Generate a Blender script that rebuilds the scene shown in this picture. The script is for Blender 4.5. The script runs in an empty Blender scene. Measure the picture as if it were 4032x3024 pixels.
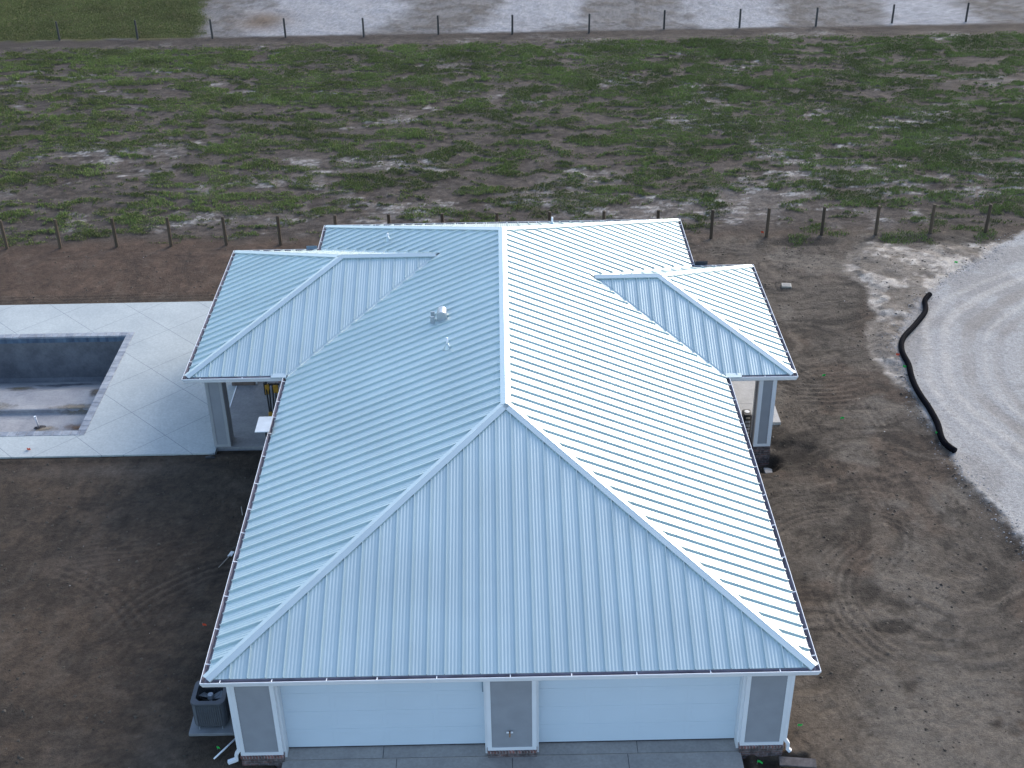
import bpy, bmesh, math, random
import numpy as np
from mathutils import Vector, Matrix

# ------------------------------------------------------------------ camera, light
scene = bpy.context.scene
COL = scene.collection
CAM = (0.0116, -21.5449, 24.2563)
YAW, PITCH, ROLL, FPX = 0.0058, -0.5460, -0.0160, 5004.87
cam_data = bpy.data.cameras.new("camera")
cam_data.sensor_width = 36.0
cam_data.lens = FPX * 36.0 / 4032.0
cam_data.clip_end = 3000
cam = bpy.data.objects.new("camera", cam_data)
COL.objects.link(cam)
f = Vector((math.sin(YAW) * math.cos(PITCH), math.cos(YAW) * math.cos(PITCH), math.sin(PITCH)))
r0 = Vector((math.cos(YAW), -math.sin(YAW), 0))
u0 = r0.cross(f)
r_ = r0 * math.cos(ROLL) + u0 * math.sin(ROLL)
u_ = -r0 * math.sin(ROLL) + u0 * math.cos(ROLL)
M = Matrix.Identity(4)
for i in range(3):
    M[i][0], M[i][1], M[i][2], M[i][3] = r_[i], u_[i], -f[i], CAM[i]
cam.matrix_world = M
scene.camera = cam

SUN_EL, SUN_AZ = math.radians(29), math.radians(54)      # azimuth measured from +x towards +y
sd = Vector((math.cos(SUN_EL) * math.cos(SUN_AZ), math.cos(SUN_EL) * math.sin(SUN_AZ), math.sin(SUN_EL)))
sun = bpy.data.lights.new("sun", 'SUN')
sun.energy = 0.92
sun.angle = math.radians(30)
sun.color = (1.0, 0.93, 0.84)
so = bpy.data.objects.new("sun", sun)
COL.objects.link(so)
so.rotation_euler = (-sd).to_track_quat('-Z', 'Y').to_euler()

world = bpy.data.worlds.new("World")
scene.world = world
world.use_nodes = True
wn = world.node_tree
bg = wn.nodes["Background"]
sky = wn.nodes.new("ShaderNodeTexSky")
sky.sky_type = 'NISHITA'
sky.sun_disc = False
sky.sun_elevation = SUN_EL
sky.sun_rotation = math.radians(90) - SUN_AZ
sky.air_density = 1.0
sky.dust_density = 1.5
sky.ozone_density = 1.5
wn.links.new(sky.outputs[0], bg.inputs[0])
bg.inputs[1].default_value = 0.15

vs = scene.view_settings
vs.view_transform = 'Standard'
vs.look = 'None'
vs.gamma = 1
vs.exposure = 1.25
vs.use_curve_mapping = False
scene.render.engine = 'CYCLES'
scene.cycles.max_bounces = 6

rng = np.random.default_rng(7)
random.seed(7)

# ------------------------------------------------------------------ helpers
def tag(o, label=None, cat=None, group=None, kind=None):
    if label: o["label"] = label
    if cat: o["category"] = cat
    if group: o["group"] = group
    if kind: o["kind"] = kind
    return o

def empty(name, loc=(0, 0, 0), rz=0.0):
    o = bpy.data.objects.new(name, None)
    o.empty_display_size = 0.3
    o.location = loc
    o.rotation_euler = (0, 0, rz)
    COL.objects.link(o)
    return o

class MB:
    """collects faces for ONE mesh object"""
    def __init__(s):
        s.v = []; s.f = []
    def add(s, vs_, fs_):
        n = len(s.v)
        s.v += [tuple(p) for p in vs_]
        s.f += [tuple(i + n for i in q) for q in fs_]
        return s
    def box(s, x0, x1, y0, y1, z0, z1):
        s.add([(x0, y0, z0), (x1, y0, z0), (x1, y1, z0), (x0, y1, z0), (x0, y0, z1), (x1, y0, z1), (x1, y1, z1), (x0, y1, z1)],
              [(0, 3, 2, 1), (4, 5, 6, 7), (0, 1, 5, 4), (1, 2, 6, 5), (2, 3, 7, 6), (3, 0, 4, 7)])
        return s
    def bbox(s, x0, x1, y0, y1, z0, z1, b=0.01):
        """box with chamfered vertical and top edges"""
        b = min(b, (x1 - x0) / 3, (y1 - y0) / 3, (z1 - z0) / 3)
        def ring(i, z):
            return [(x0 + b + i, y0 + i, z), (x1 - b - i, y0 + i, z), (x1 - i, y0 + b + i, z), (x1 - i, y1 - b - i, z),
                    (x1 - b - i, y1 - i, z), (x0 + b + i, y1 - i, z), (x0 + i, y1 - b - i, z), (x0 + i, y0 + b + i, z)]
        vs_ = ring(0, z0) + ring(0, z1 - b) + ring(b * .7, z1)
        fs_ = [tuple(range(7, -1, -1)), tuple(range(16, 24))]
        for k in range(2):
            for j in range(8):
                a = k * 8 + j; c = k * 8 + (j + 1) % 8
                fs_.append((a, c, c + 8, a + 8))
        return s.add(vs_, fs_)
    def tube(s, pts, r, seg=10, cap=True):
        pts = [Vector(p) for p in pts]
        rs = r if isinstance(r, (list, tuple)) else [r] * len(pts)
        vs_ = []; prev = None
        for i, p in enumerate(pts):
            t = (pts[min(i + 1, len(pts) - 1)] - pts[max(i - 1, 0)]).normalized()
            if prev is None:
                a = t.orthogonal().normalized()
            else:
                a = (prev - t * prev.dot(t)).normalized()
            prev = a
            b = t.cross(a)
            for k in range(seg):
                an = 2 * math.pi * k / seg
                vs_.append(p + (a * math.cos(an) + b * math.sin(an)) * rs[i])
        fs_ = []
        for i in range(len(pts) - 1):
            for k in range(seg):
                k2 = (k + 1) % seg
                fs_.append((i * seg + k, i * seg + k2, (i + 1) * seg + k2, (i + 1) * seg + k))
        if cap:
            fs_.append(tuple(range(seg - 1, -1, -1)))
            fs_.append(tuple((len(pts) - 1) * seg + k for k in range(seg)))
        return s.add(vs_, fs_)
    def cyl(s, c, r, z0, z1, seg=20, r2=None):
        r2 = r if r2 is None else r2
        return s.tube([(c[0], c[1], z0), (c[0], c[1], z1)], [r, r2], seg)
    def quad(s, a, b, c, d):
        return s.add([a, b, c, d], [(0, 1, 2, 3)])
    def build(s, name, mat, parent=None, smooth=False, recalc=False):
        me = bpy.data.meshes.new(name)
        me.from_pydata(s.v, [], s.f)
        if recalc:
            bm = bmesh.new(); bm.from_mesh(me)
            bmesh.ops.recalc_face_normals(bm, faces=bm.faces[:])
            bm.to_mesh(me); bm.free()
        me.materials.append(mat)
        if smooth:
            for p in me.polygons: p.use_smooth = True
        me.update()
        o = bpy.data.objects.new(name, me)
        COL.objects.link(o)
        if parent is not None:
            o.parent = parent
        return o

def np_mesh(name, V, F, mat, parent=None, smooth=False, attrs=None):
    """V (n,3), F (m,k) numpy -> object"""
    me = bpy.data.meshes.new(name)
    k = F.shape[1]
    me.vertices.add(len(V)); me.vertices.foreach_set("co", V.astype(np.float32).ravel())
    me.loops.add(F.size); me.loops.foreach_set("vertex_index", F.astype(np.int32).ravel())
    me.polygons.add(len(F))
    me.polygons.foreach_set("loop_start", (np.arange(len(F)) * k).astype(np.int32))
    me.polygons.foreach_set("loop_total", np.full(len(F), k, np.int32))
    if smooth:
        me.polygons.foreach_set("use_smooth", np.ones(len(F), bool))
    me.update(calc_edges=True)
    for an, arr in (attrs or {}).items():
        if arr.ndim == 2:
            a = me.attributes.new(an, 'FLOAT_COLOR', 'POINT')
            a.data.foreach_set("color", np.c_[arr, np.ones(len(arr))].astype(np.float32).ravel())
        else:
            a = me.attributes.new(an, 'FLOAT', 'POINT')
            a.data.foreach_set("value", arr.astype(np.float32).ravel())
    me.materials.append(mat)
    o = bpy.data.objects.new(name, me)
    COL.objects.link(o)
    if parent is not None: o.parent = parent
    return o

# ------------------------------------------------------------------ numpy noise
def _hash(ix, iy, seed):
    h = (ix.astype(np.int64) * 374761393 + iy.astype(np.int64) * 668265263 + seed * 1442695041) & 0xFFFFFFFF
    h = ((h ^ (h >> 13)) * 1274126177) & 0xFFFFFFFF
    h = h ^ (h >> 16)
    return (h & 0xFFFFFF) / float(0xFFFFFF)
def vnoise(x, y, seed=0):
    ix, iy = np.floor(x), np.floor(y)
    fx, fy = x - ix, y - iy
    fx = fx * fx * fx * (fx * (fx * 6 - 15) + 10); fy = fy * fy * fy * (fy * (fy * 6 - 15) + 10)
    a = _hash(ix, iy, seed); b = _hash(ix + 1, iy, seed)
    c = _hash(ix, iy + 1, seed); d = _hash(ix + 1, iy + 1, seed)
    return (a * (1 - fx) + b * fx) * (1 - fy) + (c * (1 - fx) + d * fx) * fy
def fbm(x, y, oct_=4, seed=0, gain=0.5):
    s = 0; a = 1; t = 0
    for o in range(oct_):
        ca, sa = math.cos(o * 1.3 + .4), math.sin(o * 1.3 + .4)
        X, Y = x * ca - y * sa, x * sa + y * ca
        s = s + a * vnoise(X * 2 ** o + 13.7 * o, Y * 2 ** o - 7.1 * o, seed + o)
        t += a; a *= gain
    return s / t
def sstep(a, b, x):
    t = np.clip((x - a) / (b - a), 0, 1)
    return t * t * (3 - 2 * t)
def sdf_poly(x, y, P):
    """signed distance, positive inside"""
    P = np.array(P, float); n = len(P)
    d = np.full(x.shape, 1e9); inside = np.zeros(x.shape, bool)
    for i in range(n):
        a, b = P[i], P[(i + 1) % n]
        ex, ey = b - a; wx, wy = x - a[0], y - a[1]
        t = np.clip((wx * ex + wy * ey) / (ex * ex + ey * ey), 0, 1)
        d = np.minimum(d, (wx - ex * t) ** 2 + (wy - ey * t) ** 2)
        c = ((a[1] > y) != (b[1] > y))
        if ey != 0:
            inside ^= c & (x < ex * (y - a[1]) / ey + a[0])
    d = np.sqrt(d)
    return np.where(inside, d, -d)

# ------------------------------------------------------------------ materials
def new_mat(name):
    m = bpy.data.materials.new(name); m.use_nodes = True
    nt = m.node_tree
    return m, nt, nt.nodes["Principled BSDF"]

def N(nt, kind, **kw):
    n = nt.nodes.new(kind)
    for k, v in kw.items():
        if k in n.inputs.keys() if isinstance(k, str) else False:
            n.inputs[k].default_value = v
        else:
            setattr(n, k, v)
    return n

def plain(name, col, rough=0.5, metal=0.0, var=0.12, scale=3.0, bump=0.0, bscale=60.0, spec=0.5, detail=6.0):
    """base colour with noisy variation and optional bump"""
    m, nt, b = new_mat(name)
    tc = nt.nodes.new("ShaderNodeTexCoord")
    no = nt.nodes.new("ShaderNodeTexNoise"); no.inputs["Scale"].default_value = scale; no.inputs["Detail"].default_value = detail
    nt.links.new(tc.outputs["Object"], no.inputs["Vector"])
    rp = nt.nodes.new("ShaderNodeValToRGB")
    rp.color_ramp.elements[0].position = 0.3; rp.color_ramp.elements[1].position = 0.7
    rp.color_ramp.elements[0].color = tuple(max(0, c * (1 - var)) for c in col) + (1,)
    rp.color_ramp.elements[1].color = tuple(min(1, c * (1 + var)) for c in col) + (1,)
    nt.links.new(no.outputs["Fac"], rp.inputs["Fac"])
    nt.links.new(rp.outputs["Color"], b.inputs["Base Color"])
    b.inputs["Roughness"].default_value = rough
    b.inputs["Metallic"].default_value = metal
    b.inputs["Specular IOR Level"].default_value = spec
    if bump > 0:
        n2 = nt.nodes.new("ShaderNodeTexNoise"); n2.inputs["Scale"].default_value = bscale; n2.inputs["Detail"].default_value = 5
        nt.links.new(tc.outputs["Object"], n2.inputs["Vector"])
        bp = nt.nodes.new("ShaderNodeBump"); bp.inputs["Strength"].default_value = 1.0; bp.inputs["Distance"].default_value = bump
        nt.links.new(n2.outputs["Fac"], bp.inputs["Height"])
        nt.links.new(bp.outputs["Normal"], b.inputs["Normal"])
    return m

M_ROOF = plain("roof_metal", (0.56, 0.655, 0.645), rough=0.36, metal=0.45, var=0.05, scale=0.55, bump=0.004, bscale=1.1)
M_FLASH = plain("roof_flashing", (0.57, 0.655, 0.655), rough=0.38, metal=0.4, var=0.03, scale=1.2)
M_UNDER = plain("roof_underlay", (0.30, 0.32, 0.34), rough=0.8)
M_TRIM = plain("white_trim", (0.74, 0.76, 0.78), rough=0.45, var=0.03, scale=2.0)
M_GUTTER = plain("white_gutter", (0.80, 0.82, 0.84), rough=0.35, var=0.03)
M_GUTIN = plain("gutter_shade_and_dirt", (0.26, 0.25, 0.30), rough=0.5, var=0.25, scale=2.5)  # dark tone paints in the shade inside the gutter, plus dirt and water
M_SOFFIT = plain("soffit_white", (0.72, 0.72, 0.72), rough=0.6, var=0.03)
M_SIDING = plain("grey_siding", (0.27, 0.28, 0.30), rough=0.6, var=0.06, scale=3)
M_DOOR = plain("garage_door_paint", (0.60, 0.69, 0.76), rough=0.42, var=0.02, scale=1.0)
M_SEAL = plain("black_rubber", (0.02, 0.02, 0.025), rough=0.7)
M_BLACK = plain("black_plastic", (0.018, 0.018, 0.02), rough=0.5, var=0.3)
M_YELLOW = plain("yellow_plastic", (0.50, 0.27, 0.03), rough=0.5)
M_GREYP = plain("grey_plastic", (0.32, 0.33, 0.35), rough=0.5)
M_WHITEP = plain("white_plastic", (0.82, 0.84, 0.86), rough=0.35, var=0.02)
M_ACG = plain("condenser_grey", (0.062, 0.070, 0.082), rough=0.5, var=0.15, scale=6)
M_ACD = plain("condenser_dark", (0.012, 0.014, 0.018), rough=0.6)
M_PAD = plain("equipment_pad", (0.21, 0.22, 0.23), rough=0.8, bump=0.003)
M_GREENF = plain("green_vinyl", (0.03, 0.55, 0.10), rough=0.5)
M_REDF = plain("orange_vinyl", (0.75, 0.10, 0.04), rough=0.5)
M_WIRE = plain("steel_wire", (0.35, 0.35, 0.35), rough=0.4, metal=0.6)
M_BARE = plain("galvanised", (0.42, 0.46, 0.49), rough=0.35, metal=0.4, var=0.08, scale=8)
M_CARD = plain("brown_timber", (0.16, 0.12, 0.10), rough=0.8, var=0.25, scale=5)
M_BOARD = plain("weathered_board", (0.085, 0.075, 0.075), rough=0.85, var=0.35, scale=10)
M_PALEW = plain("pale_wood", (0.30, 0.26, 0.22), rough=0.8, var=0.2, scale=9)
M_COVER = plain("concrete_cover", (0.36, 0.33, 0.28), rough=0.8, var=0.2, scale=6)
M_HOSE = plain("corrugated_hose_black", (0.005, 0.005, 0.008), rough=0.8, var=0.2, spec=0.08)
M_BRASS = plain("brass", (0.30, 0.17, 0.10), rough=0.4, metal=0.7)

def post_mat(name, a, b_):
    m, nt, b = new_mat(name)
    tc = nt.nodes.new("ShaderNodeTexCoord")
    mp = nt.nodes.new("ShaderNodeMapping"); mp.inputs["Scale"].default_value = (14, 14, 1.6)
    no = nt.nodes.new("ShaderNodeTexNoise"); no.inputs["Scale"].default_value = 2.2; no.inputs["Detail"].default_value = 5
    oi = nt.nodes.new("ShaderNodeObjectInfo")
    mx = nt.nodes.new("ShaderNodeMixRGB"); mx.inputs[1].default_value = a + (1,); mx.inputs[2].default_value = b_ + (1,)
    ad = nt.nodes.new("ShaderNodeVectorMath"); ad.operation = 'ADD'
    nt.links.new(tc.outputs["Object"], mp.inputs["Vector"])
    nt.links.new(mp.outputs[0], ad.inputs[0]); nt.links.new(oi.outputs["Random"], ad.inputs[1])
    nt.links.new(ad.outputs[0], no.inputs["Vector"])
    nt.links.new(no.outputs["Fac"], mx.inputs[0])
    hv = nt.nodes.new("ShaderNodeHueSaturation")
    mr = nt.nodes.new("ShaderNodeMapRange"); mr.inputs["To Min"].default_value = 0.75; mr.inputs["To Max"].default_value = 1.3
    nt.links.new(oi.outputs["Random"], mr.inputs["Value"]); nt.links.new(mr.outputs[0], hv.inputs["Value"])
    nt.links.new(mx.outputs[0], hv.inputs["Color"])
    nt.links.new(hv.outputs[0], b.inputs["Base Color"])
    b.inputs["Roughness"].default_value = 0.85
    return m
M_POST = post_mat("brown_post_wood", (0.040, 0.028, 0.018), (0.115, 0.082, 0.052))
M_POSTF = post_mat("grey_post_wood", (0.030, 0.028, 0.028), (0.075, 0.072, 0.070))

def ground_mat():
    m, nt, b = new_mat("soil")
    at = nt.nodes.new("ShaderNodeAttribute"); at.attribute_name = "col"
    tc = nt.nodes.new("ShaderNodeTexCoord")
    n1 = nt.nodes.new("ShaderNodeTexNoise"); n1.inputs["Scale"].default_value = 9; n1.inputs["Detail"].default_value = 8; n1.inputs["Roughness"].default_value = 0.75
    n2 = nt.nodes.new("ShaderNodeTexNoise"); n2.inputs["Scale"].default_value = 45; n2.inputs["Detail"].default_value = 4
    for n in (n1, n2): nt.links.new(tc.outputs["Object"], n.inputs["Vector"])
    mr = nt.nodes.new("ShaderNodeMapRange"); mr.inputs["From Min"].default_value = 0.3; mr.inputs["From Max"].default_value = 0.7
    mr.inputs["To Min"].default_value = 0.72; mr.inputs["To Max"].default_value = 1.28
    nt.links.new(n1.outputs["Fac"], mr.inputs["Value"])
    mr2 = nt.nodes.new("ShaderNodeMapRange"); mr2.inputs["From Min"].default_value = 0.3; mr2.inputs["From Max"].default_value = 0.7
    mr2.inputs["To Min"].default_value = 0.78; mr2.inputs["To Max"].default_value = 1.22
    nt.links.new(n2.outputs["Fac"], mr2.inputs["Value"])
    mu = nt.nodes.new("ShaderNodeMath"); mu.operation = 'MULTIPLY'
    nt.links.new(mr.outputs[0], mu.inputs[0]); nt.links.new(mr2.outputs[0], mu.inputs[1])
    vm = nt.nodes.new("ShaderNodeVectorMath"); vm.operation = 'SCALE'
    nt.links.new(at.outputs["Color"], vm.inputs[0]); nt.links.new(mu.outputs[0], vm.inputs["Scale"])
    nt.links.new(vm.outputs[0], b.inputs["Base Color"])
    b.inputs["Roughness"].default_value = 0.95
    b.inputs["Specular IOR Level"].default_value = 0.2
    bp = nt.nodes.new("ShaderNodeBump"); bp.inputs["Distance"].default_value = 0.05; bp.inputs["Strength"].default_value = 1.0
    nt.links.new(n1.outputs["Fac"], bp.inputs["Height"])
    bp2 = nt.nodes.new("ShaderNodeBump"); bp2.inputs["Distance"].default_value = 0.012; bp2.inputs["Strength"].default_value = 0.9
    nt.links.new(n2.outputs["Fac"], bp2.inputs["Height"]); nt.links.new(bp.outputs[0], bp2.inputs["Normal"])
    nt.links.new(bp2.outputs[0], b.inputs["Normal"])
    return m
M_SOIL = ground_mat()

def grass_mat():
    m, nt, b = new_mat("grass_blades")
    at = nt.nodes.new("ShaderNodeAttribute"); at.attribute_name = "col"
    nt.links.new(at.outputs["Color"], b.inputs["Base Color"])
    b.inputs["Roughness"].default_value = 0.7
    b.inputs["Specular IOR Level"].default_value = 0.15
    return m
M_GRASS = grass_mat()

def concrete_mat(name, base, stain, joint=None, sp=3.04, off=(0, 0), sscale=0.5, amt=0.5, warm=None):
    """concrete with blotches, speckle and optional diagonal saw-cut joints"""
    m, nt, b = new_mat(name)
    L = nt.links.new
    tc = nt.nodes.new("ShaderNodeTexCoord")
    n1 = nt.nodes.new("ShaderNodeTexNoise"); n1.inputs["Scale"].default_value = sscale; n1.inputs["Detail"].default_value = 9; n1.inputs["Roughness"].default_value = 0.65
    n2 = nt.nodes.new("ShaderNodeTexNoise"); n2.inputs["Scale"].default_value = 14; n2.inputs["Detail"].default_value = 6
    L(tc.outputs["Object"], n1.inputs["Vector"]); L(tc.outputs["Object"], n2.inputs["Vector"])
    rp = nt.nodes.new("ShaderNodeValToRGB")
    rp.color_ramp.elements[0].position = 0.35; rp.color_ramp.elements[0].color = stain + (1,)
    rp.color_ramp.elements[1].position = 0.62; rp.color_ramp.elements[1].color = base + (1,)
    L(n1.outputs["Fac"], rp.inputs["Fac"])
    mr = nt.nodes.new("ShaderNodeMapRange"); mr.inputs["From Min"].default_value = 0.3; mr.inputs["From Max"].default_value = 0.7
    mr.inputs["To Min"].default_value = 0.9; mr.inputs["To Max"].default_value = 1.1
    L(n2.outputs["Fac"], mr.inputs["Value"])
    vm = nt.nodes.new("ShaderNodeVectorMath"); vm.operation = 'SCALE'
    L(rp.outputs["Color"], vm.inputs[0]); L(mr.outputs[0], vm.inputs["Scale"])
    out = vm.outputs[0]
    if joint is not None:
        sx = nt.nodes.new("ShaderNodeSeparateXYZ"); L(tc.outputs["Object"], sx.inputs[0])
        facs = []
        for op, o_ in (('ADD', off[0]), ('SUBTRACT', off[1])):
            a = nt.nodes.new("ShaderNodeMath"); a.operation = op
            L(sx.outputs[0], a.inputs[0]); L(sx.outputs[1], a.inputs[1])
            c = nt.nodes.new("ShaderNodeMath"); c.operation = 'SUBTRACT'; L(a.outputs[0], c.inputs[0]); c.inputs[1].default_value = o_
            w = nt.nodes.new("ShaderNodeMath"); w.operation = 'PINGPONG'; L(c.outputs[0], w.inputs[0]); w.inputs[1].default_value = sp / 2
            l = nt.nodes.new("ShaderNodeMath"); l.operation = 'LESS_THAN'; L(w.outputs[0], l.inputs[0]); l.inputs[1].default_value = 0.014
            facs.append(l)
        mx = nt.nodes.new("ShaderNodeMath"); mx.operation = 'MAXIMUM'
        L(facs[0].outputs[0], mx.inputs[0]); L(facs[1].outputs[0], mx.inputs[1])
        mm = nt.nodes.new("ShaderNodeMixRGB"); mm.inputs[2].default_value = joint + (1,)
        L(mx.outputs[0], mm.inputs[0]); L(out, mm.inputs[1]); out = mm.outputs[0]
    L(out, b.inputs["Base Color"])
    b.inputs["Roughness"].default_value = 0.8
    bp = nt.nodes.new("ShaderNodeBump"); bp.inputs["Distance"].default_value = 0.002
    L(n2.outputs["Fac"], bp.inputs["Height"]); L(bp.outputs[0], b.inputs["Normal"])
    return m
M_DECK = concrete_mat("pool_deck_concrete", (0.435, 0.465, 0.45), (0.37, 0.40, 0.395), joint=(0.20, 0.22, 0.24), sp=3.05, off=(3.45, -30.08))
M_LANAI = concrete_mat("lanai_concrete", (0.30, 0.30, 0.30), (0.22, 0.22, 0.23), sscale=1.2)
M_PORCH = concrete_mat("porch_concrete", (0.46, 0.45, 0.43), (0.38, 0.37, 0.35), sscale=1.2)
M_DRIVE = concrete_mat("driveway_concrete", (0.38, 0.345, 0.315), (0.29, 0.265, 0.245), sscale=0.8)
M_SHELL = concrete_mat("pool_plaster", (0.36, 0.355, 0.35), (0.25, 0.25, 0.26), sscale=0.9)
M_SHELLW = concrete_mat("pool_wall_shaded_plaster", (0.165, 0.168, 0.178), (0.105, 0.108, 0.118), sscale=1.6)  # same plaster as the floor, wall shade painted in as a darker colour

def brick_mat(name, c1, c2, mortar, rowh=0.075, bw=0.22):
    m, nt, b = new_mat(name)
    L = nt.links.new
    tc = nt.nodes.new("ShaderNodeTexCoord")
    sx = nt.nodes.new("ShaderNodeSeparateXYZ"); L(tc.outputs["Object"], sx.inputs[0])
    a = nt.nodes.new("ShaderNodeMath"); a.operation = 'ADD'; L(sx.outputs[0], a.inputs[0]); L(sx.outputs[1], a.inputs[1])
    cx = nt.nodes.new("ShaderNodeCombineXYZ"); L(a.outputs[0], cx.inputs[0]); L(sx.outputs[2], cx.inputs[1])
    br = nt.nodes.new("ShaderNodeTexBrick")
    L(cx.outputs[0], br.inputs["Vector"])
    br.inputs["Scale"].default_value = 1.0
    br.inputs["Mortar Size"].default_value = 0.010
    br.inputs["Brick Width"].default_value = bw
    br.inputs["Row Height"].default_value = rowh
    br.inputs["Color1"].default_value = c1 + (1,); br.inputs["Color2"].default_value = c2 + (1,); br.inputs["Mortar"].default_value = mortar + (1,)
    no = nt.nodes.new("ShaderNodeTexNoise"); no.inputs["Scale"].default_value = 11; L(tc.outputs["Object"], no.inputs["Vector"])
    mr = nt.nodes.new("ShaderNodeMapRange"); mr.inputs["From Min"].default_value = 0.3; mr.inputs["From Max"].default_value = 0.7
    mr.inputs["To Min"].default_value = 0.5; mr.inputs["To Max"].default_value = 1.5
    L(no.outputs["Fac"], mr.inputs["Value"])
    vm = nt.nodes.new("ShaderNodeVectorMath"); vm.operation = 'SCALE'; L(br.outputs["Color"], vm.inputs[0]); L(mr.outputs[0], vm.inputs["Scale"])
    L(vm.outputs[0], b.inputs["Base Color"])
    b.inputs["Roughness"].default_value = 0.85
    bp = nt.nodes.new("ShaderNodeBump"); bp.inputs["Distance"].default_value = 0.006; bp.invert = True
    L(br.outputs["Fac"], bp.inputs["Height"]); L(bp.outputs[0], b.inputs["Normal"])
    return m
M_BRICK = brick_mat("red_grey_brick", (0.17, 0.095, 0.085), (0.085, 0.068, 0.068), (0.15, 0.14, 0.14))
M_BRICKS = brick_mat("soldier_brick", (0.24, 0.10, 0.085), (0.11, 0.075, 0.075), (0.27, 0.25, 0.24), rowh=0.21, bw=0.075)

def tile_mat(name, ca, cb, sx_, sy_, axis):
    m, nt, b = new_mat(name)
    L = nt.links.new
    tc = nt.nodes.new("ShaderNodeTexCoord")
    mp = nt.nodes.new("ShaderNodeMapping"); mp.inputs["Scale"].default_value = (sx_, sy_, 1)
    L(tc.outputs["Object"], mp.inputs["Vector"])
    no = nt.nodes.new("ShaderNodeTexWhiteNoise"); no.noise_dimensions = '2D'
    fl = nt.nodes.new("ShaderNodeVectorMath"); fl.operation = 'FLOOR'; L(mp.outputs[0], fl.inputs[0]); L(fl.outputs[0], no.inputs["Vector"])
    mx = nt.nodes.new("ShaderNodeMixRGB"); mx.inputs[1].default_value = ca + (1,); mx.inputs[2].default_value = cb + (1,)
    L(no.outputs["Value"], mx.inputs[0])
    n2 = nt.nodes.new("ShaderNodeTexNoise"); n2.inputs["Scale"].default_value = 6; n2.inputs["Detail"].default_value = 6; L(tc.outputs["Object"], n2.inputs["Vector"])
    mr = nt.nodes.new("ShaderNodeMapRange"); mr.inputs["From Min"].default_value = 0.3; mr.inputs["From Max"].default_value = 0.7
    mr.inputs["To Min"].default_value = 0.8; mr.inputs["To Max"].default_value = 1.2
    L(n2.outputs["Fac"], mr.inputs["Value"])
    vm = nt.nodes.new("ShaderNodeVectorMath"); vm.operation = 'SCALE'; L(mx.outputs[0], vm.inputs[0]); L(mr.outputs[0], vm.inputs["Scale"])
    L(vm.outputs[0], b.inputs["Base Color"]); b.inputs["Roughness"].default_value = 0.7
    return m
M_COPING = tile_mat("coping_paver", (0.19, 0.21, 0.245), (0.33, 0.35, 0.375), 3.3, 3.3, 0)
M_TILE = tile_mat("waterline_tile", (0.05, 0.08, 0.13), (0.10, 0.15, 0.21), 9, 9, 0)

# ------------------------------------------------------------------ house dimensions
W2 = 7.0; L_ = 25.2; HE = 3.37; S = 0.4161
LA, LB, LD = 13.62, 22.99, 3.24
RA, RB, RD = 13.10, 20.94, 2.18
SEAM = 0.4125
GW = 0.13
SLAB = 0.12

# ------------------------------------------------------------------ ground
POOL = (-24.6, -14.88, 15.62, 22.44)       # inner water edge x0,x1,y0,y1
def axis_pts(segs):
    out = [segs[0][0]]
    for a, b, st in segs:
        n = max(1, int(round((b - a) / st)))
        out += list(np.linspace(a, b, n + 1)[1:])
    return np.array(out)
gx_ = axis_pts([(-500, -120, 60), (-120, -45, 5), (-45, -26, 0.35), (-26, -15.1, 0.09), (-15.1, 24.9, 0.075), (24.9, 45, 0.35), (45, 120, 5), (120, 500, 60)])
gy_ = axis_pts([(-120, -8, 8), (-8, -1.5, 0.3), (-1.5, 15.85, 0.075), (15.85, 22.2, 0.075), (22.2, 33, 0.08), (33, 66, 0.12), (66, 100, 0.3), (100, 160, 5), (160, 1500, 120)])
GX, GY = np.meshgrid(gx_, gy_)

SAND = [(60, 33), (24.5, 30.9), (23.48, 30.57), (22.19, 29.7), (21.0, 28.1), (19.3, 26.7), (18.2, 25.6), (17.2, 24.4), (16.4, 23.2), (15.75, 22.1), (15.1, 20.9), (14.85, 19.8), (14.8, 18.5),
        (14.65, 17.2), (14.6, 15.83), (14.87, 13.0), (15.2, 10.3), (15.6, 7.5), (16.1, 5.0), (16.8, 0), (18, -12), (60, -12)]
MIX = [(24, 30.7), (21.2, 29.2), (19.6, 29.6), (17.55, 29.2), (16.5, 29.9), (15.13, 28.9), (14.6, 27.2), (15.3, 25.6), (14.9, 23.0), (14.15, 20.7), (14.2, 19.2), (14.6, 17.5), (15.5, 15), (17, 24), (20, 27.2)]

def ring_groove(x, y, cx, cy, r0, r1, a0, a1, n, seed=0):
    dx, dy = x - cx, y - cy
    rr = np.hypot(dx, dy) + 0.12 * (vnoise(x * .8, y * .8, seed) - .5)
    an = np.degrees(np.arctan2(dy, dx))
    an = (an - a0) % 360; span = (a1 - a0) % 360
    ma = sstep(0, 12, an) * sstep(span, span - 12, an) * (an <= span)
    mr = sstep(r0 - .1, r0 + .05, rr) * sstep(r1 + .1, r1 - .05, rr)
    return ma * mr * np.sin((rr - r0) / (r1 - r0) * n * 2 * np.pi), ma * mr

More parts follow.
